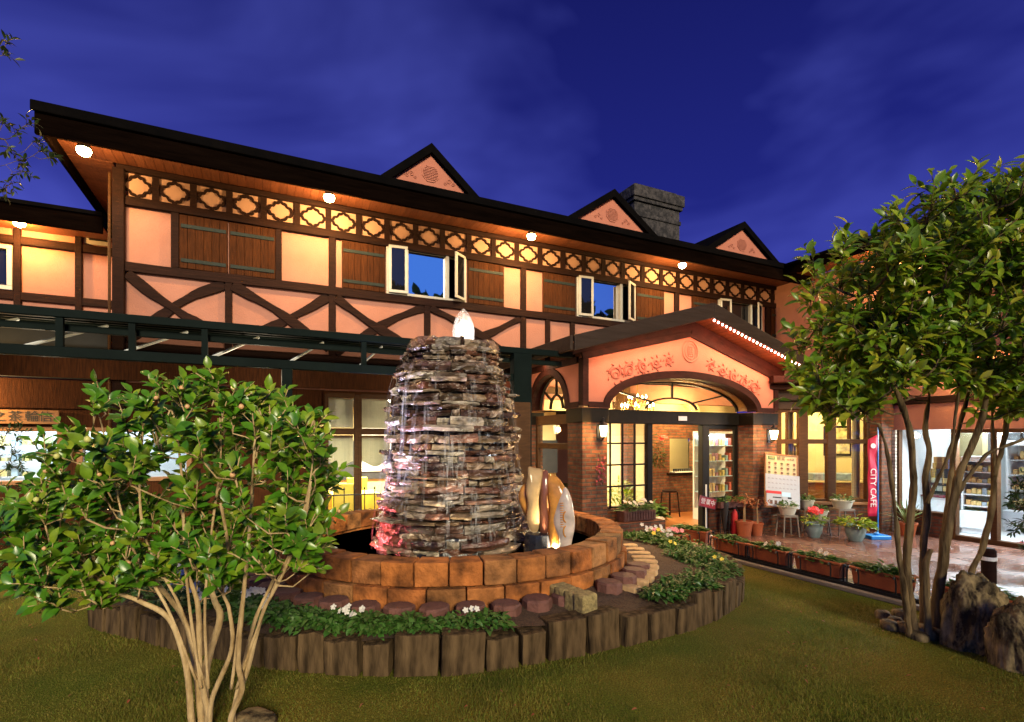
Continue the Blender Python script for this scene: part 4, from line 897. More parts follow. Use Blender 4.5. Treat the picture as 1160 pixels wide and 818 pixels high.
# ================================================================== SHOP WING ON THE RIGHT
SO = Wd(6.8, -3.2); SR = TH - PI / 2
def sx_(x, y=0, u=6.8): n, z = perp(x, y or 500, u); return -3.2 - n, z
sh = thing('shop_wing', 'right-hand wing with a bright glazed shop front under an orange plaster band', 'building', SO, SR)
q = MB(); q.box(-.03, .20, -.40, .15, 0, 3.1); q.build('brick_pier', M['brick'], sh, bevel=.006)
q = MB(); q.box(.204, .26, -.06, .15, 0, 1.97); q.build('lit_brick_pier', brick('lit_brick', (.55, .52, .45), (.6, .58, .5), (.3, .28, .25), bump=.8), sh)  # pale brick: bright light on the pier edge is put into the colour
q = MB(); q.box(.2, 7, 0, .18, 1.97, 2.45); q.box(.2, 7, 0, .18, 2.58, 3.3); q.build('plaster_band', M['plaster'], sh)
q = MB(); q.box(.2, 7, -.05, .18, 2.452, 2.578); q.build('beam', M['dark_wood_u'], sh, bevel=.008)
q = MB(); q.box(.26, 1.14, -.02, .16, 0, .40); q.build('knee_wall', M['brick'], sh)
q = MB(); q.box(.26, 1.14, -.05, .17, .402, .455); q.box(1.14, 1.21, -.02, .12, 0, 1.97); q.box(1.70, 1.79, -.02, .12, .09, 1.97); q.box(1.21, 7, -.02, .12, .0, .09); q.box(1.21, 7, -.015, .115, 1.90, 1.968); q.box(2.9, 3.0, -.02, .12, .09, 1.9); q.box(4.4, 4.5, -.02, .12, .09, 1.9); q.box(.262, .30, -.01, .11, .456, 1.968)
w = q.build('shop_front', M['brown_frame'], sh, bevel=.006)
p = MB(); p.box(.30, 1.14, .05, .054, .456, 1.968); p.box(1.21, 1.70, .05, .054, .09, 1.9); p.box(1.79, 2.9, .05, .054, .09, 1.9); p.box(3, 4.4, .05, .054, .09, 1.9); p.build('pane', M['pane'], w)
q = MB(); q.box(.2, 7, 3.6, 3.7, 0, 2.7); q.box(.10, .2, .16, 3.7, 0, 2.7); q.box(7, 7.1, 0, 3.7, 0, 2.7); q.build('shop_wall', M['white_wall'], sh)
q = MB(); q.box(.2, 7, .18, 3.6, 2.5, 2.6); q.build('shop_ceiling', M['white_wall'], sh)
q = MB(); q.box(.2, 7, .12, 3.6, -.02, .014); q.build('shop_floor', M['grey_floor'], sh)
# upper storey of the wing
q = MB(); wall_cells(q, -3.3, 7, 3.3, 5.76, [], 1.0, 1.2); q.build('upper_wall', M['plaster'], sh)
q = MB(); q.box(-2.3, 7, -.03, .03, 5.62, 5.885); q.build('fascia', M['fascia'], sh, bevel=.01)
q = MB()
for i in range(84): q.box(-2.18 + i * .11, -2.18 + i * .11 + .105, .032, .998, 5.768, 5.8)
q.build('soffit', M['soffit'], sh)
q = MB(); q.prism([(-.06, 5.9), (5.5, 5.9 + 5.56 * sl), (5.5, 5.8 + 5.5 * sl), (-.06, 5.84)], -2.3, 7, ax='yz'); q.build('roof', M['roof'], sh)
for i in range(7):
    q = MB(); q.box(-.6 + i * 1.25, -.48 + i * 1.25, .94, .998, 3.3, 5.76); q.build('post', M['dark_wood'], sh, bevel=.008)
q = MB(); q.box(-.1, 7, -.1, 1.0, 3.28, 3.34); q.build('ledge', M['roof'], sh)
def sthing(name, lab, cat, x, y, z=.014, rz=0, group=None): return thing(name, lab, cat, SO + Matrix.Rotation(SR, 3, 'Z') @ Vector((x, y, z)), SR + rz, group)
for x in (1.2, 3.4):
    t = sthing('ceiling_tube', 'cool white ceiling tube light inside the bright shop' if x < 2 else 'second cool white ceiling tube deeper along the bright shop', 'ceiling light', x, 1.7, 2.44)
    q = MB(); q.box(-.65, .65, -.05, .05, .02, .056); q.build('housing', M['metal_white'], t)
    q = MB(); q.tube([(-.6, 0, 0), (.6, 0, 0)], .018, 8); q.build('tube', M['tube'], t)
    light('tube_light', 'AREA', 28, (.80, .93, 1), (0, 0, -.03), t, 1.2, (0, 0, -1), sy=.5)
light('shop_glow', 'AREA', 170, (.80, .93, 1), (2.2, .30, 1.85), sh, 2.6, (0, -1, -.9), sy=.12)
def case(x, y, w, h, d, lab, rz, shelves=4):
    t = sthing('display_case', lab, 'display case', x, y, .014, rz)
    q = MB(); q.box(-w / 2, w / 2, -d / 2, d / 2, .1, .42); q.box(-w / 2, w / 2, d / 2 - .05, d / 2, .42, h); q.box(-w / 2, w / 2, -d / 2 + .1, d / 2, h, h + .1); q.box(-w / 2 + .02, w / 2 - .02, -d / 2 + .03, d / 2 - .03, 0, .1)
    q.box(-w / 2, -w / 2 + .03, -d / 2 + .12, d / 2 - .05, .42, h); q.box(w / 2 - .03, w / 2, -d / 2 + .12, d / 2 - .05, .42, h); q.build('cabinet', M['metal_white'], t, bevel=.012)
    for i in range(shelves):
        z = .5 + (h - .5) * i / shelves; q = MB(); q.box(-w / 2 + .032, w / 2 - .032, -d / 2 + .14 + .03 * i, d / 2 - .052, z, z + .02); s = q.build('shelf', M['metal_white'], t)
        g_ = MB(); k = int(w / .1)
        for j in range(k): hh = random.uniform(.06, (h - .5) / shelves * .6); xx = -w / 2 + .06 + j * (w - .12) / k; g_.box(xx, xx + .07, -d / 2 + .2 + .03 * i, d / 2 - .1, z + .021, z + .021 + hh)
        g_.build('goods', M['goods'], s, bevel=.008, seg=1)
case(1.06, 1.2, .50, 1.35, .6, 'tall white open display case nearest the shop glass', .25)
case(1.95, 2.0, 1.5, 1.65, .6, 'wide white shelving case at the back of the bright shop', 0)
t = sthing('shop_counter', 'low white counter behind the shop window at the tree', 'counter', .50, 1.25)
q = MB(); q.box(-.28, .28, -.3, .3, 0, .62); q.build('cabinet', M['metal_white'], t, bevel=.01); q = MB(); q.box(-.29, .29, -.33, .33, .622, .66); q.build('top', M['maroon'], t, bevel=.006)
t = sthing('snack_rack', 'dark rack of snacks with wooden boxes on top, on the shop counter', 'rack', .50, 1.25, .675)
q = MB(); q.box(-.22, .22, -.12, .14, 0, .52); q.build('rack', M['dark_panel'], t, bevel=.01)
for z in (.08, .24): q = MB(); [q.box(-.19 + i * .1, -.11 + i * .1, -.15, -.122, z, z + .1) for i in range(4)]; q.build('goods', M['goods'], t)
q = MB(); q.box(-.2, .18, -.1, .12, .522, .64); q.box(-.18, .2, -.1, .12, .642, .76); q.build('wooden_boxes', M['amber_wood'], t, bevel=.01)
t = sthing('red_floor_mat', 'red rubber mat just inside the shop door at the right edge', 'mat', 2.2, .45)
q = MB(); q.box(-.38, .38, -.26, .26, 0, .012); q.build('mat', M['red_rubber'], t, bevel=.004); q = MB(); q.box(-.3, .3, -.2, .2, .0125, .015); q.build('inset', M['maroon'], t)
t = sthing('poster_frame', 'tilted dark framed poster high on the shop wall at the right edge', 'poster', 1.1, 3.58, 2.0)
q = MB(); q.box(-.3, .3, -.05, 0, -.25, .3); q.build('frame', M['dark_panel'], t); q = MB(); q.box(-.25, .25, -.056, -.052, -.2, .25); q.build('print', M['blue_paper'], t)

# left shop room (white) behind the two low windows under the canopy
lr = bthing('souvenir_room', 'bright white souvenir room behind the low windows at far left', 'room', 0, 0)
q = MB(); q.box(-9, -5.2, 2.2, 2.3, 0, 2.6); q.box(-9.1, -9, .2, 2.3, 0, 2.6); q.box(-5.2, -5.12, .2, 2.3, 0, 2.6); q.build('room_wall', M['white_wall'], lr)
q = MB(); q.box(-9, -5.2, .2, 2.2, 2.55, 2.6); q.build('room_ceiling', M['white_wall'], lr)
light('room_lamp', 'AREA', 80, (.82, .93, 1), (-7.2, 1.2, 2.5), lr, 2, (0, 0, -1), sy=.8)
t = bthing('souvenir_shelf', 'glass shelf of small wares inside the low window at far left', 'shelf', -7.3, 1.6, .0)
for k in range(4):
    q = MB(); q.box(-1, .9, -.15, .2, .95 + k * .24, .965 + k * .24); s = q.build('shelf_board', M['metal_white'], t); g_ = MB()
    for j in range(14): hh = random.uniform(.05, .17); g_.box(-.95 + j * .13, -.87 + j * .13, -.1, .1, .966 + k * .24, .966 + k * .24 + hh)
    g_.build('goods', M['goods'], s, bevel=.01, seg=1)
q = MB(); q.box(-1.03, -1, -.16, .2, 0, 1.9); q.box(.9, .93, -.16, .2, 0, 1.9); q.build('side_panel', M['metal_white'], t)
# wooden board with brush characters
u0, z1_ = fac(0, 463, -.05); u1, z0_ = fac(62, 483, -.05)
t = bthing('wooden_sign', 'long wooden board with black brush characters above the far-left window', 'sign', 0, 0)
q = MB(); q.box(u0 - .9, u1 + .05, -.07, -.037, 2.0, 2.19); q.build('board', M['amber_wood'], t, bevel=.006)
for i, ch in enumerate('之茶輪信'):
    xx = fac([-2, 17, 36, 52][i], 474, -.07)[0]; text(ch, .155, M['black_ink'], t, (xx, -.075, 2.095), (R(90), 0, 0))
wl_ = bthing('wall_lamp', 'warm lamp on the dark boarding under the canopy at the left edge', 'lamp', -7.9, -.12, 2.42)
q = MB(); q.box(-.05, .05, .0, .08, -.06, .06); q.build('bracket', M['iron'], wl_, bevel=.01); q = MB(); q.lathe([(.02, -.1), (.05, -.06), (.055, 0), (.03, .05)], 14, (0, -.05, 0)); q.build('glass_shade', M['glass_shade'], wl_, smooth=True)
light('wall_lamp_light', 'POINT', 75, (1, .6, .22), (0, -.2, -.03), wl_, .05)

# ================================================================== STEEL CANOPY
ca = bthing('steel_canopy', 'dark green steel canopy with open truss along the ground floor', 'canopy', 0, 0)
CN = -2.62; cu1_ = fac(647, 400, CN)[0]
zt_ = fac(300, 370, CN)[1]; zb_ = fac(300, 407, CN)[1]; zc_ = fac(300, 417, CN)[1]
q = MB(); q.box(-9, cu1_, CN - .05, CN + .05, zt_ - .085, zt_); q.build('top_chord', M['steel'], ca, bevel=.006)
q = MB(); q.box(-9, cu1_ - .75, CN - .045, CN + .045, zc_, zb_); q.build('bottom_chord', M['steel'], ca, bevel=.006)
q = MB(); q.box(-9, cu1_ - .1, CN + .10, CN + .16, zt_ - .20, zt_ - .13); q.build('purlin', M['steel'], ca, bevel=.005)
for x in (-60, 68, 150, 232, 412): u = fac(x, 390, CN)[0]; q = MB(); q.box(u - .03, u + .03, CN - .03, CN + .03, zb_ + .001, zt_ - .086); q.build('truss_upright', M['steel'], ca)
for x0, x1 in ((580, 600), (319, 331)):
    a, c = fac(x0, 450, CN)[0], fac(x1, 450, CN)[0]; q = MB(); q.box(a, c, CN - .07, CN + .07, 0, zt_ - .086 if x0 > 500 else zc_ - .001); q.build('canopy_post', M['steel'], ca, bevel=.008)
u = fac(590, 470, CN)[0]; q = MB(); q.box(u - .15, u + .115, CN - .085, CN + .085, 0, 2.32); q.build('post_cladding', M['brown_frame'], ca, bevel=.01)
u = -9
while u < cu1_:
    q = MB(); q.add([(u, CN + .05, zt_ - .07), (u + .045, CN + .05, zt_ - .07), (u + .045, -.07, 3.42), (u, -.07, 3.42), (u, CN + .05, zt_ - .005), (u + .045, CN + .05, zt_ - .005), (u + .045, -.07, 3.485), (u, -.07, 3.485)], [(0, 1, 2, 3), (4, 7, 6, 5), (0, 4, 5, 1), (1, 5, 6, 2), (2, 6, 7, 3), (3, 7, 4, 0)])
    q.build('rafter', M['steel'], ca); q = MB(); q.tube([(u + .02, CN + .05, zb_ - .04), (u + .55, CN + 1.1, zt_ + .06)], .018, 6); q.build('strut', M['metal_white'], ca); u += .82
for n_, z in ((-1.9, .115), (-1.2, .215), (-.5, .315)): q = MB(); q.box(-9, cu1_ - .1, n_ - .025, n_ + .025, zt_ + z - .10, zt_ + z - .06); q.build('purlin', M['steel'], ca)
q = MB(); k = 150; vs = []; fs = []
for i in range(k + 1):
    x = -9 + (cu1_ + 9) * i / k; d = .012 * (i % 2); vs += [(x, CN - .03, zt_ - .016 + d), (x, -.06, 3.50 + d)]
for i in range(k): fs.append((i * 2, i * 2 + 2, i * 2 + 3, i * 2 + 1))
q.add(vs, fs); q.build('roof_sheet', M['poly'], ca)
q = MB(); q.box(-9, UL - .1, -.08, LN - .01, 3.50, 3.53); q.build('roof_sheet', M['poly'], ca); q = MB(); q.box(-9, UL - .1, -.06, -.02, 2.64, 3.49); q.build('back_panel', M['dark_panel'], ca)
q = MB(); q.box(-9, cu1_ - .5, -.4, -.37, 2.62, 2.98); q.build('back_panel', M['shutter'], ca)
for u_ in (-6.6, -4.3, -1.9): light('canopy_fill', 'POINT', 18, (1, .82, .55), (u_, -1.3, 2.62), ca, .08)  # unseen lamps added to brighten the roof underside and the ground floor

# ================================================================== LAMPS
def flood(loc, lab, e, col=(1, .60, .21)):
    t = thing('floodlight', lab, 'floodlight', loc, TH, 'floodlights along the eaves')
    q = MB(); q.box(-.02, .02, -.02, .02, .06, .19); q.build('bracket', M['iron'], t)
    q = MB(); q.lathe([(.03, .08), (.06, .05), (.075, .0), (.07, -.01)], 18); q.build('housing', M['iron'], t, smooth=True)
    q = MB(); q.lathe([(.074, -.012), (.082, -.035), (.066, -.08), (.02, -.105)], 18); q.build('lens', M['bulb'], t, smooth=True)
    light('flood_lamp', 'POINT', e, col, (0, -.0, -.17), t, .05); return t
for i, (x, y) in enumerate([(95, 168), (373, 218), (602, 263), (773, 297)]):
    u, z = fac(x, y, -.8)
    flood(Wd(u, -.8, 5.575), ['glowing floodlight under the left end of the eave', 'glowing floodlight under the eave above the plaster panel left of the large window', 'glowing floodlight under the eave left of the second white window', 'glowing floodlight under the eave above the porch gable'][i], (42, 108, 108, 84)[i])
u, z = fac(22, 250, LN - .4); flood(Wd(u, LN - .4, z), 'glowing floodlight on the orange wall of the left wing', 62, (1, .48, .12))
flood(SO + Matrix.Rotation(SR, 3, 'Z') @ Vector((-.1, .45, 5.575)), 'glowing floodlight under the right wing eave, behind the tree crown', 70)
flood(SO + Matrix.Rotation(SR, 3, 'Z') @ Vector((1.6, -.35, 3.07)), 'warm lamp above the shop front, hidden in the tree crown', 22)
def lantern(loc, rz, lab, e=42):
    t = thing('wall_lantern', lab, 'lantern', loc, rz, 'wall lanterns on the brick piers')
    q = MB(); q.box(-.035, .035, -.02, 0, -.16, .10); q.tube([(0, -.02, -.12), (0, -.08, -.16), (0, -.13, -.12)], .012, 8); q.tube([(0, -.02, .06), (0, -.08, .13), (0, -.13, .17)], .009, 8); q.build('bracket', M['iron'], t)
    q = MB(); q.lathe([(.045, -.10), (.075, .07)], 6, (0, -.13, 0)); q.build('glass_shade', M['glass_shade'], t)
    q = MB(); q.lathe([(.088, .075), (.05, .12), (.02, .14), (.012, .18), (.02, .19), (.004, .21)], 6, (0, -.13, 0)); q.lathe([(.004, -.15), (.02, -.125), (.05, -.105)], 6, (0, -.13, 0))
    for a in range(6): q.tube([(.047 * math.cos(a * PI / 3), -.13 + .047 * math.sin(a * PI / 3), -.10), (.078 * math.cos(a * PI / 3), -.13 + .078 * math.sin(a * PI / 3), .072)], .006, 4)
    q.build('cage', M['iron'], t)
    light('lantern_light', 'POINT', e, (1, .55, .17), (0, -.21, -.02), t, .05)
u, z = fac(678, 487, PN); lantern(Wd(u, PN, z - .01), TH, 'lit black lantern on the left brick pier')
u, z = fac(870, 492, PN); lantern(Wd(u - .0, PN, z), TH, 'lit black lantern on the right brick pier beside the menu board')
lantern(Wd(-.35, -.036, 2.0), TH, 'lit lantern on the wall behind the canopy post', 9)
# chandelier
u, z = fac(722, 458, -1.25)
t = bthing('chandelier', 'brass chandelier of candle bulbs hanging in the porch hall', 'chandelier', u, -1.25, z - .15)
q = MB(); q.tube([(0, 0, .1), (0, 0, 3.08 - z + .15)], .008, 6); q.lathe([(.01, -.12), (.05, -.06), (.03, 0), (.05, .06), (.015, .12), (.015, .3)], 14); q.build('stem', M['brass'], t, smooth=True)
for ring_, (rr, zz, k) in enumerate(((.30, 0, 8), (.17, .16, 5))):
    for i in range(k):
        a = 2 * PI * i / k + ring_ * .3; d = Vector((math.cos(a), math.sin(a), 0)); q = MB()
        q.tube([d * .02 + Vector((0, 0, zz + .02)), d * rr * .5 + Vector((0, 0, zz - .05)), d * rr * .9 + Vector((0, 0, zz - .03)), d * rr + Vector((0, 0, zz + .03))], .008, 6); q.lathe([(.01, .03), (.03, .04), (.012, .05), (.012, .10)], 10, (d.x * rr, d.y * rr, zz)); ar = q.build('arm', M['brass'], t, smooth=True)
        q = MB(); q.lathe([(.008, .102), (.017, .125), (.012, .15), (.003, .175)], 8, (d.x * rr, d.y * rr, zz)); q.build('candle_bulb', M['candle'], ar, smooth=True)

# ================================================================== FOUNTAIN
fb = thing('fountain_basin', 'round fountain basin of orange sandstone blocks', 'fountain basin', (P0.x, P0.y, 0))
def course(r_in, r_out, z0, z1, n, off, gap=.006):
    q = MB()
    for i in range(n):
        a0, a1 = 2 * PI * (i + off) / n, 2 * PI * (i + 1 + off) / n; dr = random.uniform(-.014, .014); dz = random.uniform(-.008, .006); vs = []; m = 3
        for z in (z0 + .003, z1 - .003 + dz):
            for rr in (r_in + dr, r_out + dr):
                for k in range(m + 1): a = a0 + gap / 2 + (a1 - a0 - gap) * k / m; rj = rr + random.uniform(-.006, .006); vs.append((rj * math.cos(a), rj * math.sin(a), z + random.uniform(-.003, .003)))
        I = lambda z, r, k: z * 2 * (m + 1) + r * (m + 1) + k; fs = []
        for k in range(m):
            fs += [(I(0, 0, k), I(0, 0, k + 1), I(0, 1, k + 1), I(0, 1, k)), (I(1, 0, k), I(1, 1, k), I(1, 1, k + 1), I(1, 0, k + 1)), (I(0, 1, k), I(0, 1, k + 1), I(1, 1, k + 1), I(1, 1, k)), (I(0, 0, k), I(1, 0, k), I(1, 0, k + 1), I(0, 0, k + 1))]
        fs += [(I(0, 0, 0), I(0, 1, 0), I(1, 1, 0), I(1, 0, 0)), (I(0, 0, m), I(1, 0, m), I(1, 1, m), I(0, 1, m))]; q.add(vs, fs)
    return q
course(PR - .27, PR, .475, .70, 42, 0).build('rim_course', M['rim'], fb, bevel=.014, seg=3)
course(PR - .22, PR + .04, .16, .472, 38, .4).build('lower_course', M['rim'], fb, bevel=.012, seg=2)
q = MB(); n_c = 64; q.add([((PR - .10) * math.cos(2 * PI * i / n_c), (PR - .10) * math.sin(2 * PI * i / n_c), z) for z in (.15, .684) for i in range(n_c)], [(i, (i + 1) % n_c, n_c + (i + 1) % n_c, n_c + i) for i in range(n_c)]); q.build('mortar_core', M['soil'], fb)
q = MB(); q.lathe([(.01, .44), (PR - .24, .44)], 72); w_ = q.build('fountain_water', M['water']); w_.location = (P0.x, P0.y, 0); tag(w_, kind='structure')
# tower of stacked stone slabs
TX, TY = -.78, 6.75
ft = thing('fountain_tower', 'tall wet tower of stacked stone slabs in the middle of the fountain', 'fountain', (TX, TY, 0))
prof = [(.40, .95), (.62, .94), (.9, .91), (1.25, .85), (1.6, .81), (1.95, .785), (2.25, .765), (2.45, .735), (2.60, .69), (2.72, .60), (2.98, .585), (3.1, .57)]
def pr(z):
    for (z0, r0), (z1, r1) in zip(prof, prof[1:]):
        if z0 <= z <= z1: return r0 + (r1 - r0) * (z - z0) / (z1 - z0)
    return prof[-1][1]
q = MB(); z = .36; ci = 0
while z < 3.02:
    h = random.choice([.035, .05, .06, .07, .085, .105]); h = min(h, 3.07 - z); rr = pr(z + h / 2); a = random.uniform(0, 6.28); end = a + 2 * PI; proud = random.uniform(-.035, .02)
    while a < end - .05:
        w = random.uniform(.12, .70); w = min(w, end - a); out = rr + proud + random.choice([random.uniform(-.09, .0), random.uniform(-.05, .02), random.uniform(-.02, .11)]) * (1. if z < 2.6 else .5); k = 5; vs = []; hz = h * random.uniform(.75, 1.02); tz = random.uniform(-.010, .010)
        for zz in (z, z + hz * .5, z + hz):
            bul = -.012 if zz != z + hz * .5 else .012
            for i in range(k + 1):
                t = a + .006 + (w - .012) * i / k; ro = out + bul + random.uniform(-.026, .026); vs.append((ro * math.cos(t), ro * math.sin(t), zz + tz * (i - k / 2) / k * 2 + random.uniform(-.005, .005)))
        for zz in (z, z + hz):
            for i in range(k + 1): t = a + .006 + (w - .012) * i / k; vs.append(((rr - .3) * math.cos(t), (rr - .3) * math.sin(t), zz))
        K = k + 1; fs = []
        for i in range(k):
            for L in (0, 1): fs.append((L * K + i, L * K + i + 1, (L + 1) * K + i + 1, (L + 1) * K + i))
            fs += [(i, 3 * K + i, 3 * K + i + 1, i + 1), (2 * K + i, 2 * K + i + 1, 4 * K + i + 1, 4 * K + i), (3 * K + i, 4 * K + i, 4 * K + i + 1, 3 * K + i + 1)]
        fs += [(0, K, 2 * K, 4 * K, 3 * K), (k, 3 * K + k, 4 * K + k, 2 * K + k, K + k)]; q.add(vs, fs); a += w
    z += h * random.uniform(.96, 1.0); ci += 1
st = q.build('stone_courses', M['slate'], ft, bevel=.006, seg=2)
q = MB(); q.lathe([(.9, .3), (.72, 1.2), (.66, 2.0), (.55, 2.6), (.40, 3.02), (.12, 3.04)], 40, wob=.02); q.build('core', M['blackstone'], ft)
q = MB()
for i in range(90):
    a = random.uniform(PI * .95, PI * 2.1); w = random.uniform(.02, .11); zt2 = random.uniform(1.0, 3.05); ln = random.uniform(.25, 1.1); vs = []; fs = []
    for k in range(9):
        zz = max(.45, zt2 - ln * k / 8); r_ = pr(zz) + .055 + .012 * k / 8
        for s in (-.5, .5): t = a + s * w; vs.append((r_ * math.cos(t), r_ * math.sin(t), zz))
    for k in range(8): fs.append((k * 2, k * 2 + 1, k * 2 + 3, k * 2 + 2))
    q.add(vs, fs)
q.build('falling_water', M['film'], ft, smooth=True)
# the jet on top
p = at(525, 383, TY); t = thing('water_jet', 'glowing white water jet on top of the stone tower', 'water jet', (p.x, TY, 3.03))
q = MB(); q.lathe([(.125, 0), (.14, .07), (.142, .16), (.13, .25), (.10, .335), (.06, .40), (.015, .45)], 24, wob=.012); q.build('outer_spray', M['foam'], t, smooth=True)
q = MB(); q.lathe([(.10, 0), (.11, .08), (.10, .18), (.07, .26), (.02, .31)], 20, wob=.012); q.build('inner_spray', M['foam'], t, smooth=True)
light('jet_lamp', 'SPOT', 40, (1, .94, .86), (0, 0, -.015), t, .05, (0, 0, 1), 70)
light('jet_lamp', 'POINT', 1.6, (1, .94, .88), (0, 0, .16), t, .04)
# pool lights washing the tower: rose on the left, lilac-white above it, warm white on the right
def pool_lamp(x, y, z, lab, e, col, aim, spot):
    t = thing('pool_lamp', lab, 'pool lamp', (x, y, z)); q = MB(); q.lathe([(.05, -.06), (.06, -.02), (.055, .0)], 16); q.build('housing', M['iron'], t)
    q = MB(); q.lathe([(.045, .001), (.03, .012), (.01, .016)], 16); q.build('lens', M['metal_white'], t)
    light('pool_spot', 'SPOT', e, col, (0, 0, .04), t, .05, aim, spot, blend=.9)
pool_lamp(TX - 1.35, TY - .55, .50, 'small rose-coloured pool lamp left of the stone tower', 85, (1, .13, .15), (1.0, .25, .38), 95)
pool_lamp(TX - 1.5, TY - .9, .50, 'small lilac pool lamp at the left of the basin', 420, (.74, .68, 1), (1.0, .55, 1.7), 62)
pool_lamp(TX + 1.3, TY - 1.05, .50, 'small warm pool lamp at the right of the basin beside the carved stones', 330, (1, .80, .45), (-.9, .7, 1.5), 70)
pool_lamp(TX + .1, TY - 1.42, .48, 'added warm white lamp hidden by the rim, brightening the front of the stone tower', 45, (1, .86, .62), (0, .75, 1.5), 80)  # extra lamp kept out of sight, added to lift the tower front
# carved onyx fish and shells
p = gnd(612, 622, .44)
t = thing('carved_onyx_group', 'group of upright banded onyx carvings with a white fish in front', 'sculpture', (p.x, 5.78, .40))
X0 = p.x; S_ = 5.78 / F
def shell(name, pts, th, m, y, tilt=0, bulge=.6):
    """outline in photo pixels -> lens-shaped carved slab of real thickness"""
    P = [((x - 612) * S_ + 612 * 0, (PY - yy) * S_ + EYE - .40) for x, yy in pts]; P = cr2(P, 5); c = Vector((sum(p.x for p in P) / len(P), sum(p.y for p in P) / len(P))); vs, fs = [], []; k = len(P)
    levels = [(1, 0), (.93, .55), (.72, .88), (.4, 1.0)]
    for sgn in (-1, 1):
        for s, d in levels:
            for p_ in P: v = c + (p_ - c) * s; vs.append((v.x, y + sgn * th * d + tilt * (v.x - c.x), v.y))
    n = len(levels)
    for sg in (0, 1):
        o = sg * n * k
        for L in range(n - 1):
            for i in range(k): fs.append((o + L * k + i, o + L * k + (i + 1) % k, o + (L + 1) * k + (i + 1) % k, o + (L + 1) * k + i))
        fs.append(tuple(o + (n - 1) * k + i for i in range(k)))
    for i in range(k): fs.append((i, (i + 1) % k, n * k + (i + 1) % k, n * k + i))
    q = MB(); q.add(vs, fs); return q.build(name, M[m], t, smooth=True)
shell('pale_slab', [(595, 529), (602, 530), (611, 533), (610, 548), (607, 566), (608, 583), (606, 601), (598, 602), (593, 588), (594, 570), (592, 556), (594, 540)], .09, 'onyx_pale', .0, .2)
shell('round_shell', [(586, 555), (591, 549), (596, 555), (597, 575), (594, 588), (588, 578), (584, 566)], .09, 'onyx', .10)
shell('brown_core', [(610, 535), (617, 534), (619, 548), (616, 566), (618, 590), (617, 604), (609, 606), (607, 580), (608, 555)], .10, 'onyx_red', .04)
shell('orange_slab', [(617, 539), (624, 538), (632, 545), (637, 558), (636, 585), (632, 606), (627, 622), (620, 622), (617, 600), (618, 575), (616, 556)], .09, 'onyx', -.02, -.3)
fish = shell('white_fish', [(636, 551), (642, 562), (645, 578), (646, 594), (643, 610), (640, 625), (629, 626), (629, 610), (625, 600), (622, 588), (625, 574), (630, 560)], .07, 'fishwhite', -.10, -.3)
q = MB()
for i in range(11): z_i = (PY - (568 + i * 2.6)) * S_ + EYE - .40; q.tube([((629 - 612 + .3 * i * .3) * S_, -.165, z_i), ((633 - 612) * S_, -.178, z_i + .004)], .005, 5)
for k in range(2): q.tube([((636 - 612 + 3.0 * math.cos(a)) * S_, -.172, (PY - (601 + 16 * k - 18 + 6 * math.sin(a))) * S_ + EYE - .40) for a in np.linspace(1.6, 4.6, 10)], .008, 6)
q.build('carved_ribs', M['onyx'], fish, smooth=True)
q = MB(); q.lathe([(.17, -.03), (.155, .18), (.14, .345), (.05, .36)], 14, ((606 - 612) * S_, .03, 0), wob=.05); q.build('black_base', M['blackstone'], t, bevel=.01)

# ================================================================== FLOWER BED EDGINGS
def ring_pts(step, r_of, th0, th1):
    th = th0; out = []
    while th < th1: r = r_of(th); out.append((th, Vector((P0.x + r * math.cos(th), P0.y + r * math.sin(th))))); th += step() / max(r, .1)
    return out
# timber blocks follow the outline of the bed
acc = []; k = len(BEDS); L_ = [0]
for i in range(k): L_.append(L_[-1] + (BEDS[(i + 1) % k] - BEDS[i]).length)
def along(s):
    s %= L_[-1]
    for i in range(k):
        if L_[i] <= s <= L_[i + 1]: t_ = (s - L_[i]) / (L_[i + 1] - L_[i] + 1e-9); a, c = BEDS[i], BEDS[(i + 1) % k]; return a + (c - a) * t_, (c - a).normalized()
protos = {}
s = 0; TB = 0
while s < L_[-1] - .1:
    w = random.choice([.22, .28, .32, .35]); p, d = along(s + w / 2); key = (w, random.randint(0, 1))
    if key not in protos:
        q = MB(); hh = .36; dd = random.uniform(.17, .2); n = 5; vs = []
        for iz, zz in enumerate((-.06, .1, .22, hh)):
            for (cx, cy) in ((-1, -1), (-.35, -1.01), (.35, -1.01), (1, -1), (1, 1), (-1, 1)): vs.append((cx * (w - .018) / 2 + random.uniform(-.006, .006), cy * dd / 2 + random.uniform(-.008, .008), zz + (random.uniform(-.012, .012) if iz == 3 else 0)))
        fs = [(5, 4, 3, 2, 1, 0), (18, 19, 20, 21, 22, 23)]
        for L in range(3):
            for i in range(6): fs.append((L * 6 + i, L * 6 + (i + 1) % 6, L * 6 + 6 + (i + 1) % 6, L * 6 + 6 + i))
        q.add(vs, fs); o = q.build('timber_block', M['timber'], None, bevel=.009, seg=2); protos[key] = o; tag(o, 'weathered brown timber block standing in the ring round the flower bed', 'timber block', 'timber blocks round the flower bed')
    else: o = protos[key].copy(); COL.objects.link(o)
    nrm = Vector((d.y, -d.x)); pp = p - nrm * .08
    o.location = (pp.x, pp.y, random.choice([random.uniform(-.15, -.10), random.uniform(-.10, -.03)])); o.rotation_euler = (R(random.uniform(-2.5, 2.5)), R(random.uniform(-2, 2)), math.atan2(d.y, d.x) + R(random.uniform(-6, 6))); s += w + .012; TB += 1
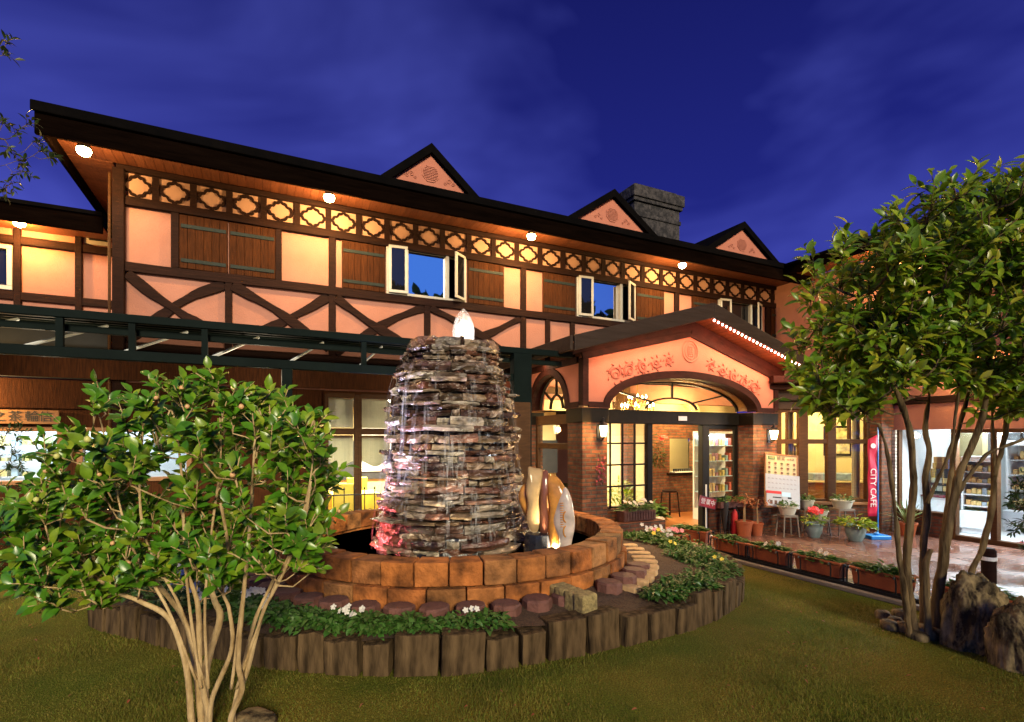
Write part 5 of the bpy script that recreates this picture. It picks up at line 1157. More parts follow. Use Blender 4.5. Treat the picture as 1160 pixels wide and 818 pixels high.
# octagonal pavers round the foot of the basin
oc = None
for i in range(24):
    th = R(188 + i * 7.6)
    if 302 < math.degrees(th) % 360 < 313: continue
    if th > R(345): break
    if oc is None:
        q = MB(); q.lathe([(.135, 0), (.135, .10), (.122, .115)], 8); oc = o = q.build('octagon_paver', M['octagon'], None); tag(o, 'dark red octagonal paver at the foot of the fountain basin', 'paver', 'octagonal pavers round the basin')
    else: o = oc.copy(); COL.objects.link(o)
    r = PR + .20 + random.uniform(-.015, .02); o.location = (P0.x + r * math.cos(th), P0.y + r * math.sin(th), .275 + random.uniform(-.012, .012)); o.rotation_euler = (R(random.uniform(-2, 2)), R(random.uniform(-3, 3)), th + .39)
# tan stepping slabs on the right, like a fan of treads
sl0 = None
for i in range(10):
    th = R(-38 + i * 5.6)
    if sl0 is None:
        q = MB(); q.prism([(-.13, -.05), (.13, -.075), (.15, .0), (.13, .075), (-.13, .05), (-.15, 0)], 0, .075, ax='xy'); sl0 = o = q.build('stepping_slab', M['tan_slab'], None, bevel=.012); tag(o, 'tan stone slab in the fan of treads on the right of the basin', 'stepping slab', 'stepping slabs right of the basin')
    else: o = sl0.copy(); COL.objects.link(o)
    r = PR + .27; o.location = (P0.x + r * math.cos(th), P0.y + r * math.sin(th), .25 + random.uniform(0, .012)); o.rotation_euler = (0, 0, th)
# yellowish stone cubes crossing the bed
cu = None; a_, c_ = gnd(620, 655, .45), gnd(664, 673, .45)
for i in range(5):
    if cu is None:
        q = MB(); q.box(-.070, .070, -.09, .09, 0, .28, j=.007); cu = o = q.build('stone_cube', M['mossy'], None, bevel=.022, seg=3); tag(o, 'mossy yellow stone cube in the short row crossing the flower bed', 'stone cube', 'stone cubes crossing the bed')
    else: o = cu.copy(); COL.objects.link(o)
    p = a_ + (c_ - a_) * i / 4; o.location = (p.x, p.y, .17 + random.uniform(-.01, .012)); o.rotation_euler = (0, R(random.uniform(-3, 3)), math.atan2(c_.y - a_.y, c_.x - a_.x) + R(random.uniform(-7, 7)))

# ================================================================== BEDDING PLANTS
def bed_proto(kind):
    V, Fc = plant_mesh(80, .11, .115, (.035, .06), (.45, .7)); o = np_mesh('bedding_plant', V, Fc, M['herb'])
    lab = {'w': 'low green bedding plant with white blossoms in the flower bed', 'y': 'low green bedding plant with yellow blossoms in the flower bed', 'g': 'low green bedding plant without blossoms in the flower bed'}[kind]
    tag(o, lab, 'bedding plant', {'w': 'white-flowered bedding plants', 'y': 'yellow-flowered bedding plants', 'g': 'green bedding plants'}[kind])
    if kind != 'g':
        q = MB()
        for _ in range(3 if kind == 'w' else 2): petals(q, Vector((random.uniform(-.08, .08), random.uniform(-.09, .04), random.uniform(.10, .15))), .023, Vector((random.uniform(-.4, .4), -.8, .6)))
        q.build('blossoms', M['petal_' + kind], o)
    return o
bp = {}
def plant_at(x, y, kind):
    if min((Vector((x, y)) - Vector((a_.x + (c_.x - a_.x) * i / 4, a_.y + (c_.y - a_.y) * i / 4))).length for i in range(6)) < .24: return
    key = (kind, random.randint(0, 2))
    if key not in bp: bp[key] = o = bed_proto(kind)
    else: o = copy_tree(bp[key])
    o.location = (x, y, .275); o.rotation_euler = (0, 0, random.uniform(-.7, .7)); s = random.uniform(.95, 1.5); o.scale = (s, s, s)
for _ in range(3): plant_at
for th in np.arange(R(186), R(306), .062):
    r0, r1 = PR + .45, bed_r(th) - .22
    for f_ in (.15, .55, .95):
        if random.random() < .80 and r1 > r0 - .05: r = r0 + (r1 - r0) * f_ + random.uniform(-.05, .05); plant_at(P0.x + r * math.cos(th), P0.y + r * math.sin(th), 'w' if random.random() < (.38 if th < R(262) else .10) else 'g')
for th in np.arange(R(-50), R(32), .062):
    r0, r1 = PR + .62, bed_r(th) - .22
    for f_ in (.3, .5, .7, .88, 1.0):
        if r1 > r0 and random.random() < .52: r = r0 + (r1 - r0) * f_ + random.uniform(-.07, .07); plant_at(P0.x + r * math.cos(th), P0.y + r * math.sin(th), 'w' if th > R(8) and random.random() < .25 else ('y' if random.random() < .08 else 'g'))

# ================================================================== RED PLANTER ROW ON ITS IRON RAIL
q = MB(); q.box(-.09, .09, -.7, 3.75, .03, .075); q.box(-.11, -.06, -.7, 3.75, .0, .06)
o = q.build('iron_rail', M['iron']); o.location = Wd(2.12, -7.15); o.rotation_euler = (0, 0, TH); tag(o, 'long low black iron rail carrying the terracotta planter boxes', 'rail')
q = MB(); q.box(-.2, -.12, -8, 3.6, 0, .05); o = q.build('lawn_kerb', M['grey_wood'], None, bevel=.01); o.location = Wd(2.06, -7.15); o.rotation_euler = (0, 0, TH); tag(o, kind='structure')
def planter_mesh():
    q = MB(); L, w0, w1, h = .62, .16, .21, .20; th = .012
    def rect(l, w): return [(-w / 2, -l / 2), (w / 2, -l / 2), (w / 2, l / 2), (-w / 2, l / 2)]
    rings = [(rect(L - .06, w0), 0), (rect(L - .015, w1 - .012), h - .03), (rect(L + .01, w1 + .012), h - .03), (rect(L + .01, w1 + .012), h), (rect(L - .03, w1 - .03), h), (rect(L - .03, w1 - .03), h - .05)]
    vs = [(x, y, z) for r_, z in rings for x, y in r_]; fs = [(3, 2, 1, 0), (20, 21, 22, 23)]
    for i in range(5):
        for k in range(4): fs.append((i * 4 + k, i * 4 + (k + 1) % 4, i * 4 + 4 + (k + 1) % 4, i * 4 + 4 + k))
    return q.add(vs, fs)
PL = [(1.45, -2.95, 1.1, .10), (2.12, -2.80, .35, .10), (2.12, -3.66, 0, .08), (2.13, -4.30, 0, .08), (2.14, -5.02, 0, .08), (2.13, -5.76, 0, .08), (2.12, -6.68, 0, .08)]
plab = ['terracotta planter box with pink flowers, nearest the left brick pier', 'terracotta planter box with dark leafy plants, second along the row from the porch', 'terracotta planter box with short green seedlings in front of the red sign post', 'terracotta planter box with short green seedlings in front of the menu easel', 'terracotta planter box with one white flower, on the rail in front of the poinsettia pot', 'terracotta planter box with tall dark seedlings, just left of the tree trunks', 'terracotta planter box partly hidden behind the tall boulder']
pm = planter_mesh(); pb0 = None
for i, (u, n, rz, z) in enumerate(PL):
    t = bthing('planter_box', plab[i], 'planter box', u, n, z, rz, 'terracotta planter boxes in a row')
    if pb0 is None: pb0 = pm.build('trough', M['terracotta'], t, bevel=.006); tro = pb0
    else: tro = pb0.copy(); COL.objects.link(tro); tro.parent = t
    q = MB(); q.box(-.085, .085, -.28, .28, .15, .165); q.build('compost', M['soil'], t)
    for s in (-1, 1):
        q = MB(); y = s * .20; q.tube([(-.12, y, .0), (-.115, y, .10), (-.13, y, .18), (-.155, y, .19), (-.165, y, .165)], .009, 6)
        y2 = s * .345; q.tube([(-.10, y2, -.05), (-.10, y2, .15), (-.085, y2, .19), (-.06, y2, .185), (-.055, y2, .155)], .010, 6)
        q.tube([(.10, y2, -.05), (.10, y2, .15), (.085, y2, .19), (.06, y2, .185), (.055, y2, .155)], .010, 6)
        q.build('rack', M['iron'], t)
    kind = ['p', 'd', 'g', 'g', 'g', 'd', 'd'][i]
    V, Fc = plant_mesh(330, .105 if kind != 'd' else .14, .10, (.03, .06), (.35, .6)); V[:, 1] *= 2.6
    so = np_mesh('seedlings', V, Fc, M['herb']); so.location = Wd(u, n, z + .16); so.rotation_euler = (0, 0, TH + rz)
    tag(so, ['pink flowers with leaves in the planter nearest the left brick pier', 'dark leafy plants in the second planter from the porch', 'short green seedlings in the planter in front of the red sign post', 'short green seedlings in the planter in front of the menu easel', 'green seedlings with one white flower in the planter before the poinsettia pot', 'tall dark seedlings in the planter just left of the tree trunks', 'dark seedlings in the planter behind the tall boulder'][i], 'seedlings', 'plants in the planter boxes')
    if kind in 'pg' and (i == 0 or i == 4 or i == 3):
        q = MB()
        for _ in range(14 if i == 0 else 2): petals(q, Vector((random.uniform(-.07, .05), random.uniform(-.26, .26), random.uniform(.07, .12))), .035, Vector((-.8, random.uniform(-.5, .5), .6)), 6)
        q.build('blossoms', M['petal_p'] if i == 0 else M['petal_w'], so)

# ================================================================== PORCH FORECOURT
def pot(name, lab, loc, r0, r1, h, m, leaf=None, n=90, ph=.2, sp=.18, Lr=(.05, .1), group=None, rim=True, z0=None, flower=None, nf=10, leaf_lab=''):
    t = thing(name, lab, 'plant pot', loc, 0, group)
    pr_ = [(r0, 0), (r1 * .97, h * .86)] + ([(r1 * 1.06, h * .86), (r1 * 1.06, h)] if rim else [(r1, h)]) + [(r1 * .92, h), (r1 * .86, h * .9), (.01, h * .9)]
    q = MB(); q.lathe(pr_, 24); q.build('pot', M[m], t, smooth=False, bevel=.004)
    if leaf:
        V, Fc = plant_mesh(n, ph, sp, Lr, (.3, .55)); o = np_mesh('foliage', V, Fc, M[leaf], t); o.location = (0, 0, h * .9)
        if flower:
            q = MB()
            for _ in range(nf): petals(q, Vector((random.uniform(-sp, sp) * .8, random.uniform(-sp, sp * .5) * .8, h * .9 + ph * random.uniform(.75, 1.1))), .05, Vector((random.uniform(-.6, .6), -.8, .6)), 6)
            q.build('blossoms', M[flower], t)
    return t
def bagua(name, lab, loc, r, h, m, leaf, **k):
    t = thing(name, lab, 'plant pot', loc); q = MB(); q.lathe([(r * .62, 0), (r * .66, .02), (r * .86, h * .35), (r, h * .7), (r * .96, h * .88), (r * 1.1, h * .92), (r * 1.1, h), (r * .9, h), (r * .85, h * .9), (.01, h * .88)], 28); q.build('pot', M[m], t, smooth=True); return t
# menu board on a wooden easel
em = thing('menu_easel', 'grey wooden easel holding the menu board', 'easel', gnd(886, 602), R(-4))
q = MB()
for x in (-.30, .30): q.tube([(x * 1.15, -.05, 0), (x, .05, .62), (x * .5, .12, 1.15)], .02, 6)
q.tube([(0, .38, 0), (0, .12, 1.15)], .018, 6); q.box(-.33, .33, -.05, .03, .47, .50); q.box(-.30, .30, .0, .03, .30, .335); q.build('easel_frame', M['grey_wood'], em)
mw = 41 / F * 9.85; mh = 62 / F * 9.85; p = at(886, 545, 9.75)
mbd = thing('menu_board', 'leaning menu board with dish pictures, white sheets and a red stripe', 'menu board', (p.x, p.y, p.z - mh / 2), 0); mbd.rotation_euler = (R(-9), R(5.5), R(6))
q = MB(); f = .035; q.box(-mw / 2, mw / 2, 0, .03, 0, f); q.box(-mw / 2, mw / 2, 0, .03, mh - f, mh); q.box(-mw / 2, -mw / 2 + f, 0, .03, f, mh - f); q.box(mw / 2 - f, mw / 2, 0, .03, f, mh - f); q.build('board_frame', M['amber_wood'], mbd, bevel=.006)
q = MB(); q.box(-mw / 2 + f, mw / 2 - f, .008, .024, f, mh - f); q.build('poster', M['poster'], mbd)
q = MB(); q.box(-mw / 2 + .01, mw / 2 + .01, -.008, -.003, mh * .30, mh * .615); q.box(-mw / 2 + .03, -.01, -.008, -.003, mh * .03, mh * .27); q.box(.0, mw / 2 + .012, -.0085, -.0035, mh * .02, mh * .30); q.build('white_sheet', M['paper'], mbd)
q = MB(); q.box(-.01, mw * .24, -.012, -.009, mh * .22, mh * .30); q.build('blue_patch', M['blue_paper'], mbd)
q = MB(); q.box(-mw / 2 + .02, -.02, -.012, -.009, mh * .26, mh * .31); q.build('red_stripe', M['red_ink'], mbd)
q = MB(); q.box(-mw * .28, -.02, -.012, -.009, mh * .185, mh * .205); q.box(mw * .16, mw * .27, -.012, -.009, mh * .185, mh * .215); q.build('black_bar', M['black_ink'], mbd)
q = MB(); 
for r_ in range(3):
    for c in range(5):
        x = -mw / 2 + .09 + c * (mw - .18) / 4; z = mh * (.82 - .085 * r_); n = 10; q = MB()
        q.add([(x + .03 * math.cos(2 * PI * i / n) * random.uniform(.8, 1.1), -.0, z + .022 * math.sin(2 * PI * i / n) * random.uniform(.8, 1.1)) for i in range(n)] , [tuple(range(n))]); q.build('dish_picture', M['dish' + 'abc'[(r_ * 2 + c * 5) % 3]], mbd)
q = MB()
for r_ in range(3):
    for c in range(5): x = -mw / 2 + .09 + c * (mw - .18) / 4; z = mh * (.82 - .085 * r_) - .032; q.box(x - .022, x + .022, .0, .003, z - .003, z + .003)
for i in range(3): q.box(-mw * .36 + i * .09, -mw * .36 + i * .09 + .05, -.012, -.009, mh * .07, mh * .14)
for i in range(8):
    for j in range(3): x = -mw * .42 + i * mw * .11; z = mh * (.36 + .085 * j); q.box(x, x + mw * .07, -.0105, -.009, z, z + .003); q.box(x, x + mw * .05, -.0105, -.009, z + .012, z + .015)
q.build('print_lines', M['brown_ink'], mbd)
q = MB(); q.box(-mw * .40, -mw * .20, .002, .006, mh * .885, mh * .945); q.build('green_block', M['green_ink'], mbd)
text('田園', .052, M['poster'], mbd, (-mw * .30, -.0, mh * .915), (R(90), 0, 0), .001); text('煨宴', .085, M['brown_ink'], mbd, (-mw * .02, .004, mh * .915), (R(90), 0, 0), .001); text('山水居', .05, M['brown_ink'], mbd, (mw * .27, .004, mh * .91), (R(90), 0, 0), .001)
# red opening sign on a post
p = gnd(800, 607); t = thing('opening_sign', 'red sign with white characters on a thin post at the entrance', 'sign', p, R(24))
q = MB(); q.tube([(0, 0, 0), (0, 0, .95)], .014, 8); q.lathe([(.12, 0), (.11, .015), (.02, .02)], 18); q.build('post', M['metal_white'], t)
zc = EYE - (569 - PY) / F * p.y; T = Matrix.Translation((0, -.02, zc)) @ Matrix.Rotation(R(14), 4, 'Y'); q = MB(); q.box(-.20, .20, -.025, .0, -.095, .095, T=T); bo = q.build('sign_plate', M['red_sign'], t, bevel=.012)
q = MB()
for x0, x1, z0, z1 in ((-.205, .205, .085, .10), (-.205, .205, -.10, -.085), (-.205, -.19, -.085, .085), (.19, .205, -.085, .085)): q.box(x0, x1, -.03, -.004, z0, z1, T=T)
q.build('sign_edge', M['maroon'], t)
for i, ch in enumerate('營業中'): v = T @ Vector((-.122 + i * .122, -.028, 0)); text(ch, .115, M['white_ink'], t, v, (R(90), R(14), 0), .001)
# umbrella stand with folded black umbrella, fire extinguisher
p = gnd(821, 606); t = thing('folded_umbrella', 'folded black umbrella leaning by the entrance window', 'umbrella', p, .2)
q = MB(); q.lathe([(.006, .05), (.035, .12), (.055, .35), (.075, .56), (.06, .63), (.02, .66)], 10, wob=.12); q.build('canopy', M['black_ink'], t, smooth=True); q = MB(); q.tube([(0, 0, .0), (0, 0, .72), (.0, -.03, .78), (.03, -.05, .76)], .007, 6); q.build('shaft', M['iron'], t)
q = MB(); q.tube([(-.09, 0, .45), (-.09, 0, 0)], .008, 5); q.tube([(.09, 0, .45), (.09, 0, 0)], .008, 5); q.tube([(-.09, 0, .45), (.09, 0, .45)], .008, 5); q.build('stand', M['iron'], t)
p = gnd(832, 605); t = thing('fire_extinguisher', 'red fire extinguisher on the paving beside the folded umbrella', 'fire extinguisher', p)
q = MB(); q.lathe([(.055, 0), (.06, .02), (.06, .36), (.045, .42), (.02, .45), (.02, .47)], 18); q.build('cylinder', M['red_ink'], t, smooth=True); q = MB(); q.box(-.03, .03, -.02, .02, .472, .50); q.tube([(0, 0, .50), (.05, 0, .53)], .01, 6); q.tube([(.03, 0, .48), (.09, 0, .40), (.08, -.02, .2)], .009, 6); q.build('valve', M['iron'], t)
# pots
def shrub_pot(lab, p, m, r, h, stems, leaf, hh, n):
    t = pot('potted_tree', lab, p, r * .75, r, h, m, None); q = MB()
    for s in range(stems): x = random.uniform(-.03, .03); q.tube([(x, 0, h * .85), (x + random.uniform(-.02, .02), 0, h + hh * .6), (x + random.uniform(-.05, .05), random.uniform(-.04, .04), h + hh)], [.014, .011, .006], 6)
    q.build('stem', M['bark2'], t); V, Fc = plant_mesh(n, .22, .2, (.06, .11), (.25, .4), up=.3); o = np_mesh('foliage', V, Fc, M[leaf], t); o.location = (0, 0, h + hh * .75)
shrub_pot('wide terracotta tub with a copper-leaved shrub, left of the pair by the right pier', gnd(843, 607), 'terracotta', .15, .28, 2, 'red_leaf', .42, 60)
shrub_pot('narrower terracotta tub with a single-stemmed copper-leaved shrub by the right pier', gnd(857, 606.5), 'terracotta', .12, .24, 1, 'red_leaf', .42, 50)
bagua('poinsettia_pot', 'grey glazed pot with red poinsettia flowers in front of the bay', gnd(922, 609), .145, .27, 'blue_pot', None)
def fill(loc, z, leaf, n, ph, sp, Lr, flower, nf, lab):
    V, Fc = plant_mesh(n, ph, sp, Lr, (.35, .55)); o = np_mesh('plant', V, Fc, M[leaf]); o.location = Vector(loc) + Vector((0, 0, z)); tag(o, lab, 'plant')
    if flower:
        q = MB()
        for _ in range(nf): petals(q, Vector((random.uniform(-sp, sp) * .7, random.uniform(-sp, sp * .4) * .7, ph * random.uniform(.75, 1.15))), .036, Vector((random.uniform(-.6, .6), -.8, .6)), 7)
        q.build('blossoms', M[flower], o)
fill(gnd(922, 609), .25, 'leafy', 70, .26, .17, (.07, .11), 'petal_r', 20, 'red poinsettia with green leaves in the grey glazed pot')
bagua('green_plant_pot', 'larger grey glazed pot with a spreading green plant, left of the banner base', gnd(969, 613), .165, .29, 'blue_pot', None)
fill(gnd(969, 613), .26, 'leafy', 170, .20, .27, (.08, .13), None, 0, 'spreading green plant in the grey glazed pot left of the banner base')
# white pots on stands under the bay
def stand_pot(x, yb, ytop, Y, lab, slab, wide, leaf='herb'):
    base = at(x, yb, Y); topz = EYE - (ytop - PY) / F * Y; h = .16; t = thing('pot_stand', slab, 'plant stand', (base.x, Y, .006)); q = MB(); q.box(-wide * .8, wide * .8, -wide * .8, wide * .8, topz - h - .045, topz - h - .008)
    for a in (-1, 1):
        for c in (-1, 1): q.tube([(a * wide * .72, c * wide * .72, topz - h - .04), (a * wide * .9, c * wide * .9, 0)], .014, 6)
    q.build('stand', M['grey_wood'], t, bevel=.004); pt = pot('white_pot', lab, (base.x, Y, topz - h), wide * .72, wide, h, 'white_pot', leaf, 110, .13, wide * .9, (.05, .08))
stand_pot(892, 600, 573, 9.55, 'white pot with bright green leaves right in front of the menu board', 'low wooden stand under the white pot before the menu board', .16)
stand_pot(928, 600, 578, 9.75, 'white pot with sparse leaves above the poinsettia', 'wooden stand under the white pot above the poinsettia', .15)
stand_pot(954, 600, 566, 9.8, 'wide white pot with leafy plant below the right bay window', 'wooden stand under the wide white pot below the right bay window', .19)
stand_pot(914, 600, 566, 9.95, 'small grey-white pot half hidden beside the menu board', 'wooden stand under the small pot beside the menu board', .13)
# crimson feather banner
p = gnd(993, 610.5); Yb = p.y; t = thing('feather_banner', 'crimson vertical banner with white letters on a blue pole and base', 'banner', p, 0)
q = MB(); q.box(-.18, .18, -.13, .13, 0, .075); q.lathe([(.05, .075), (.045, .11), (.02, .12)], 14); q.build('base', M['blue_plastic'], t, bevel=.025, seg=3)
pl = (998 - 993) / F * Yb * .3; q = MB(); q.tube([(pl, 0, .11), (pl, 0, 2.0)], .012, 8); q.build('pole', M['blue_plastic'], t)
x0, x1 = (983.5 - 993) / F * Yb, (996 - 993) / F * Yb - .04; z0, z1 = EYE - (585 - PY) / F * Yb, EYE - (507 - PY) / F * Yb
q = MB(); k = 20; vs = []; fs = []
for i in range(k + 1):
    z = z0 + (z1 + .15 - z0) * i / k
    for s in range(5): x = x0 + (x1 - x0) * s / 4; vs.append((x, .012 * math.sin(i * .8 + s * .6), z + (.02 * s if i == k else 0)))
for i in range(k):
    for s in range(4): fs.append((i * 5 + s, i * 5 + s + 1, i * 5 + s + 6, i * 5 + s + 5))
q.add(vs, fs); bn = q.build('banner_cloth', M['banner'], t, smooth=True); so_ = bn.modifiers.new('thickness', 'SOLIDIFY'); so_.thickness = .004
text('CITY CAFE', .145, M['white_ink'], t, ((x0 + x1) / 2 - .005, -.022, (z0 + z1) / 2 - .10), (R(90), R(90), 0), .002)
q = MB(); q.lathe([(.045, 0), (.045, .004)], 16); q.build('emblem', M['white_ink'], t).matrix_local = Matrix.Translation(((x0 + x1) / 2, -.016, z1 + .03)) @ Matrix.Rotation(R(90), 4, 'X')
# spiky plant left of the trunks
p = gnd(1028, 607); t = pot('agave_pot', 'brown pot with a spiky striped plant behind the tree trunks', p, .11, .15, .25, 'terracotta')
q = MB()
for i in range(26):
    a = i * 2.4; d = Vector((math.cos(a), math.sin(a), random.uniform(.5, 2.2))).normalized(); L = random.uniform(.45, .75); b0 = Vector((0, 0, .22)); s = d.cross(Vector((0, 0, 1))).normalized() * .022; vs = []
    for k in range(6): t_ = k / 5; c = b0 + d * L * t_ + Vector((0, 0, -.22 * t_ * t_ * (1 if d.z < .8 else .4))); w = (1 - t_) ** .6; vs += [c - s * w, c + s * w]
    q.add(vs, [(2 * k, 2 * k + 1, 2 * k + 3, 2 * k + 2) for k in range(5)])
q.build('foliage', M['agave_leaf'], t, smooth=True)
p = gnd(1120, 662); t = thing('wooden_bollard', 'short dark wooden bollard behind the boulder', 'bollard', p); q = MB(); q.lathe([(.075, 0), (.075, .42), (.06, .45)], 16); q.build('post', M['dark_wood'], t, bevel=.006); q = MB(); q.lathe([(.079, .30), (.079, .345)], 16); q.build('band', M['metal_white'], t)
# porch: trough, pots in the hall, stool, wreath
p = Wd(1.35, -2.30); t = thing('brick_trough', 'brown trough with flowers under the left entrance window', 'planter', Wd(1.42, -2.26, .42), TH)
q = MB(); q.box(-.34, .34, -.1, .1, 0, .17); 
for i in range(12): x = -.31 + i * .056; q.box(x - .018, x + .018, -.115, -.102, .015, .155)
q.build('trough', M['octagon'], t, bevel=.006); V, Fc = plant_mesh(150, .2, .1, (.04, .08), (.3, .5)); V[:, 0] *= 3; o = np_mesh('plants', V, Fc, M['herb'], t); o.location = (0, 0, .16)
q = MB(); [petals(q, Vector((random.uniform(-.3, .3), -.06, random.uniform(.26, .36))), .035) for _ in range(12)]; q.build('blossoms', M['petal_w'], t)
q = MB(); q.box(.62, 1.95, -2.75, -2.42, 0, .20); q.box(.66, 1.92, -2.42, -2.2, 0, .41); tag(blocal(q.build('brick_step', M['brick'], None, bevel=.008)), 'stepped brick ledge below the left entrance window', 'step')
hp = [(2.45, -1.2, 'petal_w', 'first small white-flowered pot from the left in the entrance'), (2.62, -1.25, 'petal_w', 'second small white-flowered pot in the entrance'), (2.80, -1.25, 'petal_w', 'third small white-flowered pot in the entrance')]
for u, n, fl_, lab in hp: pot('flower_pot', lab, Wd(u, n, .014), .06, .08, .13, 'white_pot', 'herb', 50, .08, .08, (.03, .05), None, True, None, fl_, 5)
for u, n, lab in ((3.05, -.9, 'red pot with upright green blades on the orange hall floor'), (3.3, -.55, 'second red pot of green blades, nearer the brick counter wall')):
    pot('blade_pot', lab, Wd(u, n, .014), .08, .1, .15, 'red_ink', 'herb', 60, .34, .07, (.16, .26))
t = bthing('stone_planter', 'large dark planter with a tall leafy plant inside the entrance', 'planter', 2.5, -.45, .014); q = MB(); q.box(-.42, .42, -.2, .2, 0, .36); q.build('trough', M['octagon'], t, bevel=.02); V, Fc = plant_mesh(170, .75, .26, (.10, .20), (.16, .3), up=1.2); o = np_mesh('foliage', V, Fc, M['leafy'], t); o.location = (0, 0, .34)
t = bthing('bar_stool', 'dark stool standing by the brick counter wall', 'stool', 4.15, -.1, .014); q = MB(); q.lathe([(.17, .56), (.17, .60)], 20); q.build('seat', M['dark_wood'], t, bevel=.008)
for a in (-.12, .12):
    for c in (-.12, .12): q = MB(); q.tube([(a, c, .56), (a * 1.3, c * 1.3, 0)], .016, 6); q.build('leg', M['dark_wood'], t)
t = bthing('hanging_wreath', 'long dried-leaf garland with red bow on the brick column', 'wreath', 3.9, .0, 1.15); V, Fc = plant_mesh(190, .8, .14, (.06, .11), (.3, .5)); np_mesh('garland', V, Fc, M['darkleaf'], t); q = MB(); [petals(q, Vector((random.uniform(-.05, .12), -.15, random.uniform(.55, .75))), .07) for _ in range(4)]; q.build('bow', M['petal_r'], t)
t = bthing('hanging_berries', 'cluster of dark red flowers hanging below the left lantern', 'flowers', .55, PN - .07, 1.28); q = MB()
for _ in range(34): petals(q, Vector((random.uniform(-.09, .09), random.uniform(-.05, .04), random.uniform(-.22, .22))), .02, Vector((random.uniform(-1, 1), -1, random.uniform(-.5, 1))))
q.build('petals', M['dark_petal'], t); q = MB(); q.tube([(0, .05, .3), (0, 0, .1), (.02, 0, -.15)], .006, 5); q.build('stem', M['bark'], t)
t = bthing('window_trough', 'green plants in a trough below the right entrance window', 'planter', 3.68, -2.22, .50); q = MB(); q.box(-.32, .36, -.08, .08, 0, .12); q.build('trough', M['octagon'], t, bevel=.01); V, Fc = plant_mesh(150, .12, .1, (.04, .08), (.3, .5)); V[:, 0] *= 3; o = np_mesh('plants', V, Fc, M['herb'], t); o.location = (.02, 0, .11)
pic(4.72, 1.5, .32, .42, .52 + .8, 'dark framed picture beyond the brick serving hatch', O, TH); pic(5.15, 1.5, .3, .46, .52 + .8, 'bright leafy picture beyond the brick serving hatch', O, TH)
t = bthing('menu_tray', 'tray of dark glasses on the counter of the serving hatch', 'tray', 4.9, .3, .984); q = MB(); q.box(-.3, .3, -.1, .1, 0, .02); q.build('tray', M['metal_white'], t); q = MB(); [q.lathe([(.02, .021), (.026, .09)], 8, (-.25 + i * .07, 0, 0)) for i in range(8)]; q.build('glasses', M['dark_panel'], t)
t = bthing('added_cabinet', 'added cabinet with a lamp, giving the bluish view behind the right entrance window', 'cabinet', 4.85, -.75, .014)
q = MB(); q.box(-.48, .48, .12, .16, 0, 1.95); q.box(-.48, .48, -.14, .12, 0, .25); q.box(-.48, .48, -.14, .12, 1.9, 1.95); q.build('cabinet', M['metal_white'], t)
for k in range(4):
    z = .6 + k * .34; q = MB(); q.box(-.47, .47, -.12, .118, z, z + .015); s_ = q.build('shelf', M['blue_paper'], t); g_ = MB(); [g_.box(-.42 + j * .1, -.36 + j * .1, -.08, .05, z + .016, z + .016 + random.uniform(.06, .2)) for j in range(9)]; g_.build('goods', M['goods'], s_)
light('cabinet_fill', 'AREA', 5, (.75, .9, 1), (0, -.1, 1.85), t, .8, (0, .4, -1), sy=.1)  # cabinet and its lamp are added to give the bluish look behind the glass
for i, (x, y, w_) in enumerate(((-6.6, 7.1, .5), (-5.5, 7.3, .42), (-4.75, 7.55, .36))):
    V, Fc = plant_mesh(420, .55, w_, (.05, .10), (.25, .45)); o = np_mesh('dark_shrub', V, Fc, M['darkleaf']); o.location = (x, y, 0); tag(o, ['dark low shrub against the left wall, at the left edge', 'dark low shrub against the left wall, between two others', 'dark low shrub against the left wall, nearest the flower bed'][i], 'shrub', 'dark shrubs along the left wall')
# low iron fence and shrubs behind the basin
t = thing('iron_fence', 'low black iron fence with curls behind the fountain basin', 'fence', (-3.6, 8.05, .3), R(22)); q = MB()
for i in range(14):
    x = i * .16; q.tube([(x, 0, 0), (x, 0, .66)], .008, 5); q.lathe([(.001, .66), (.018, .685), (.001, .72)], 6, (x, 0, 0))
    q.tube([(x + .08 + .045 * math.cos(a) * (1 - k / 26), 0, .3 + .06 * math.sin(a) * (1 - k / 26)) for k, a in enumerate(np.linspace(0, 9, 18))], .006, 4)
q.box(-.02, 2.1, -.01, .01, .58, .60); q.box(-.02, 2.1, -.01, .01, .08, .1); q.build('rails', M['iron'], t)
for i, (x, y) in enumerate(((-3.3, 8.3), (-2.75, 8.55), (-2.2, 8.75))):
    V, Fc = plant_mesh(240, .38, .30, (.05, .09), (.2, .4)); o = np_mesh('low_shrub', V, Fc, M['herb']); o.location = (x, y, .24); tag(o, ['low green shrub at the left of the fence behind the basin', 'low green shrub in the middle of the fence behind the basin', 'low green shrub beside the stone tower behind the basin'][i], 'shrub', 'shrubs behind the basin')

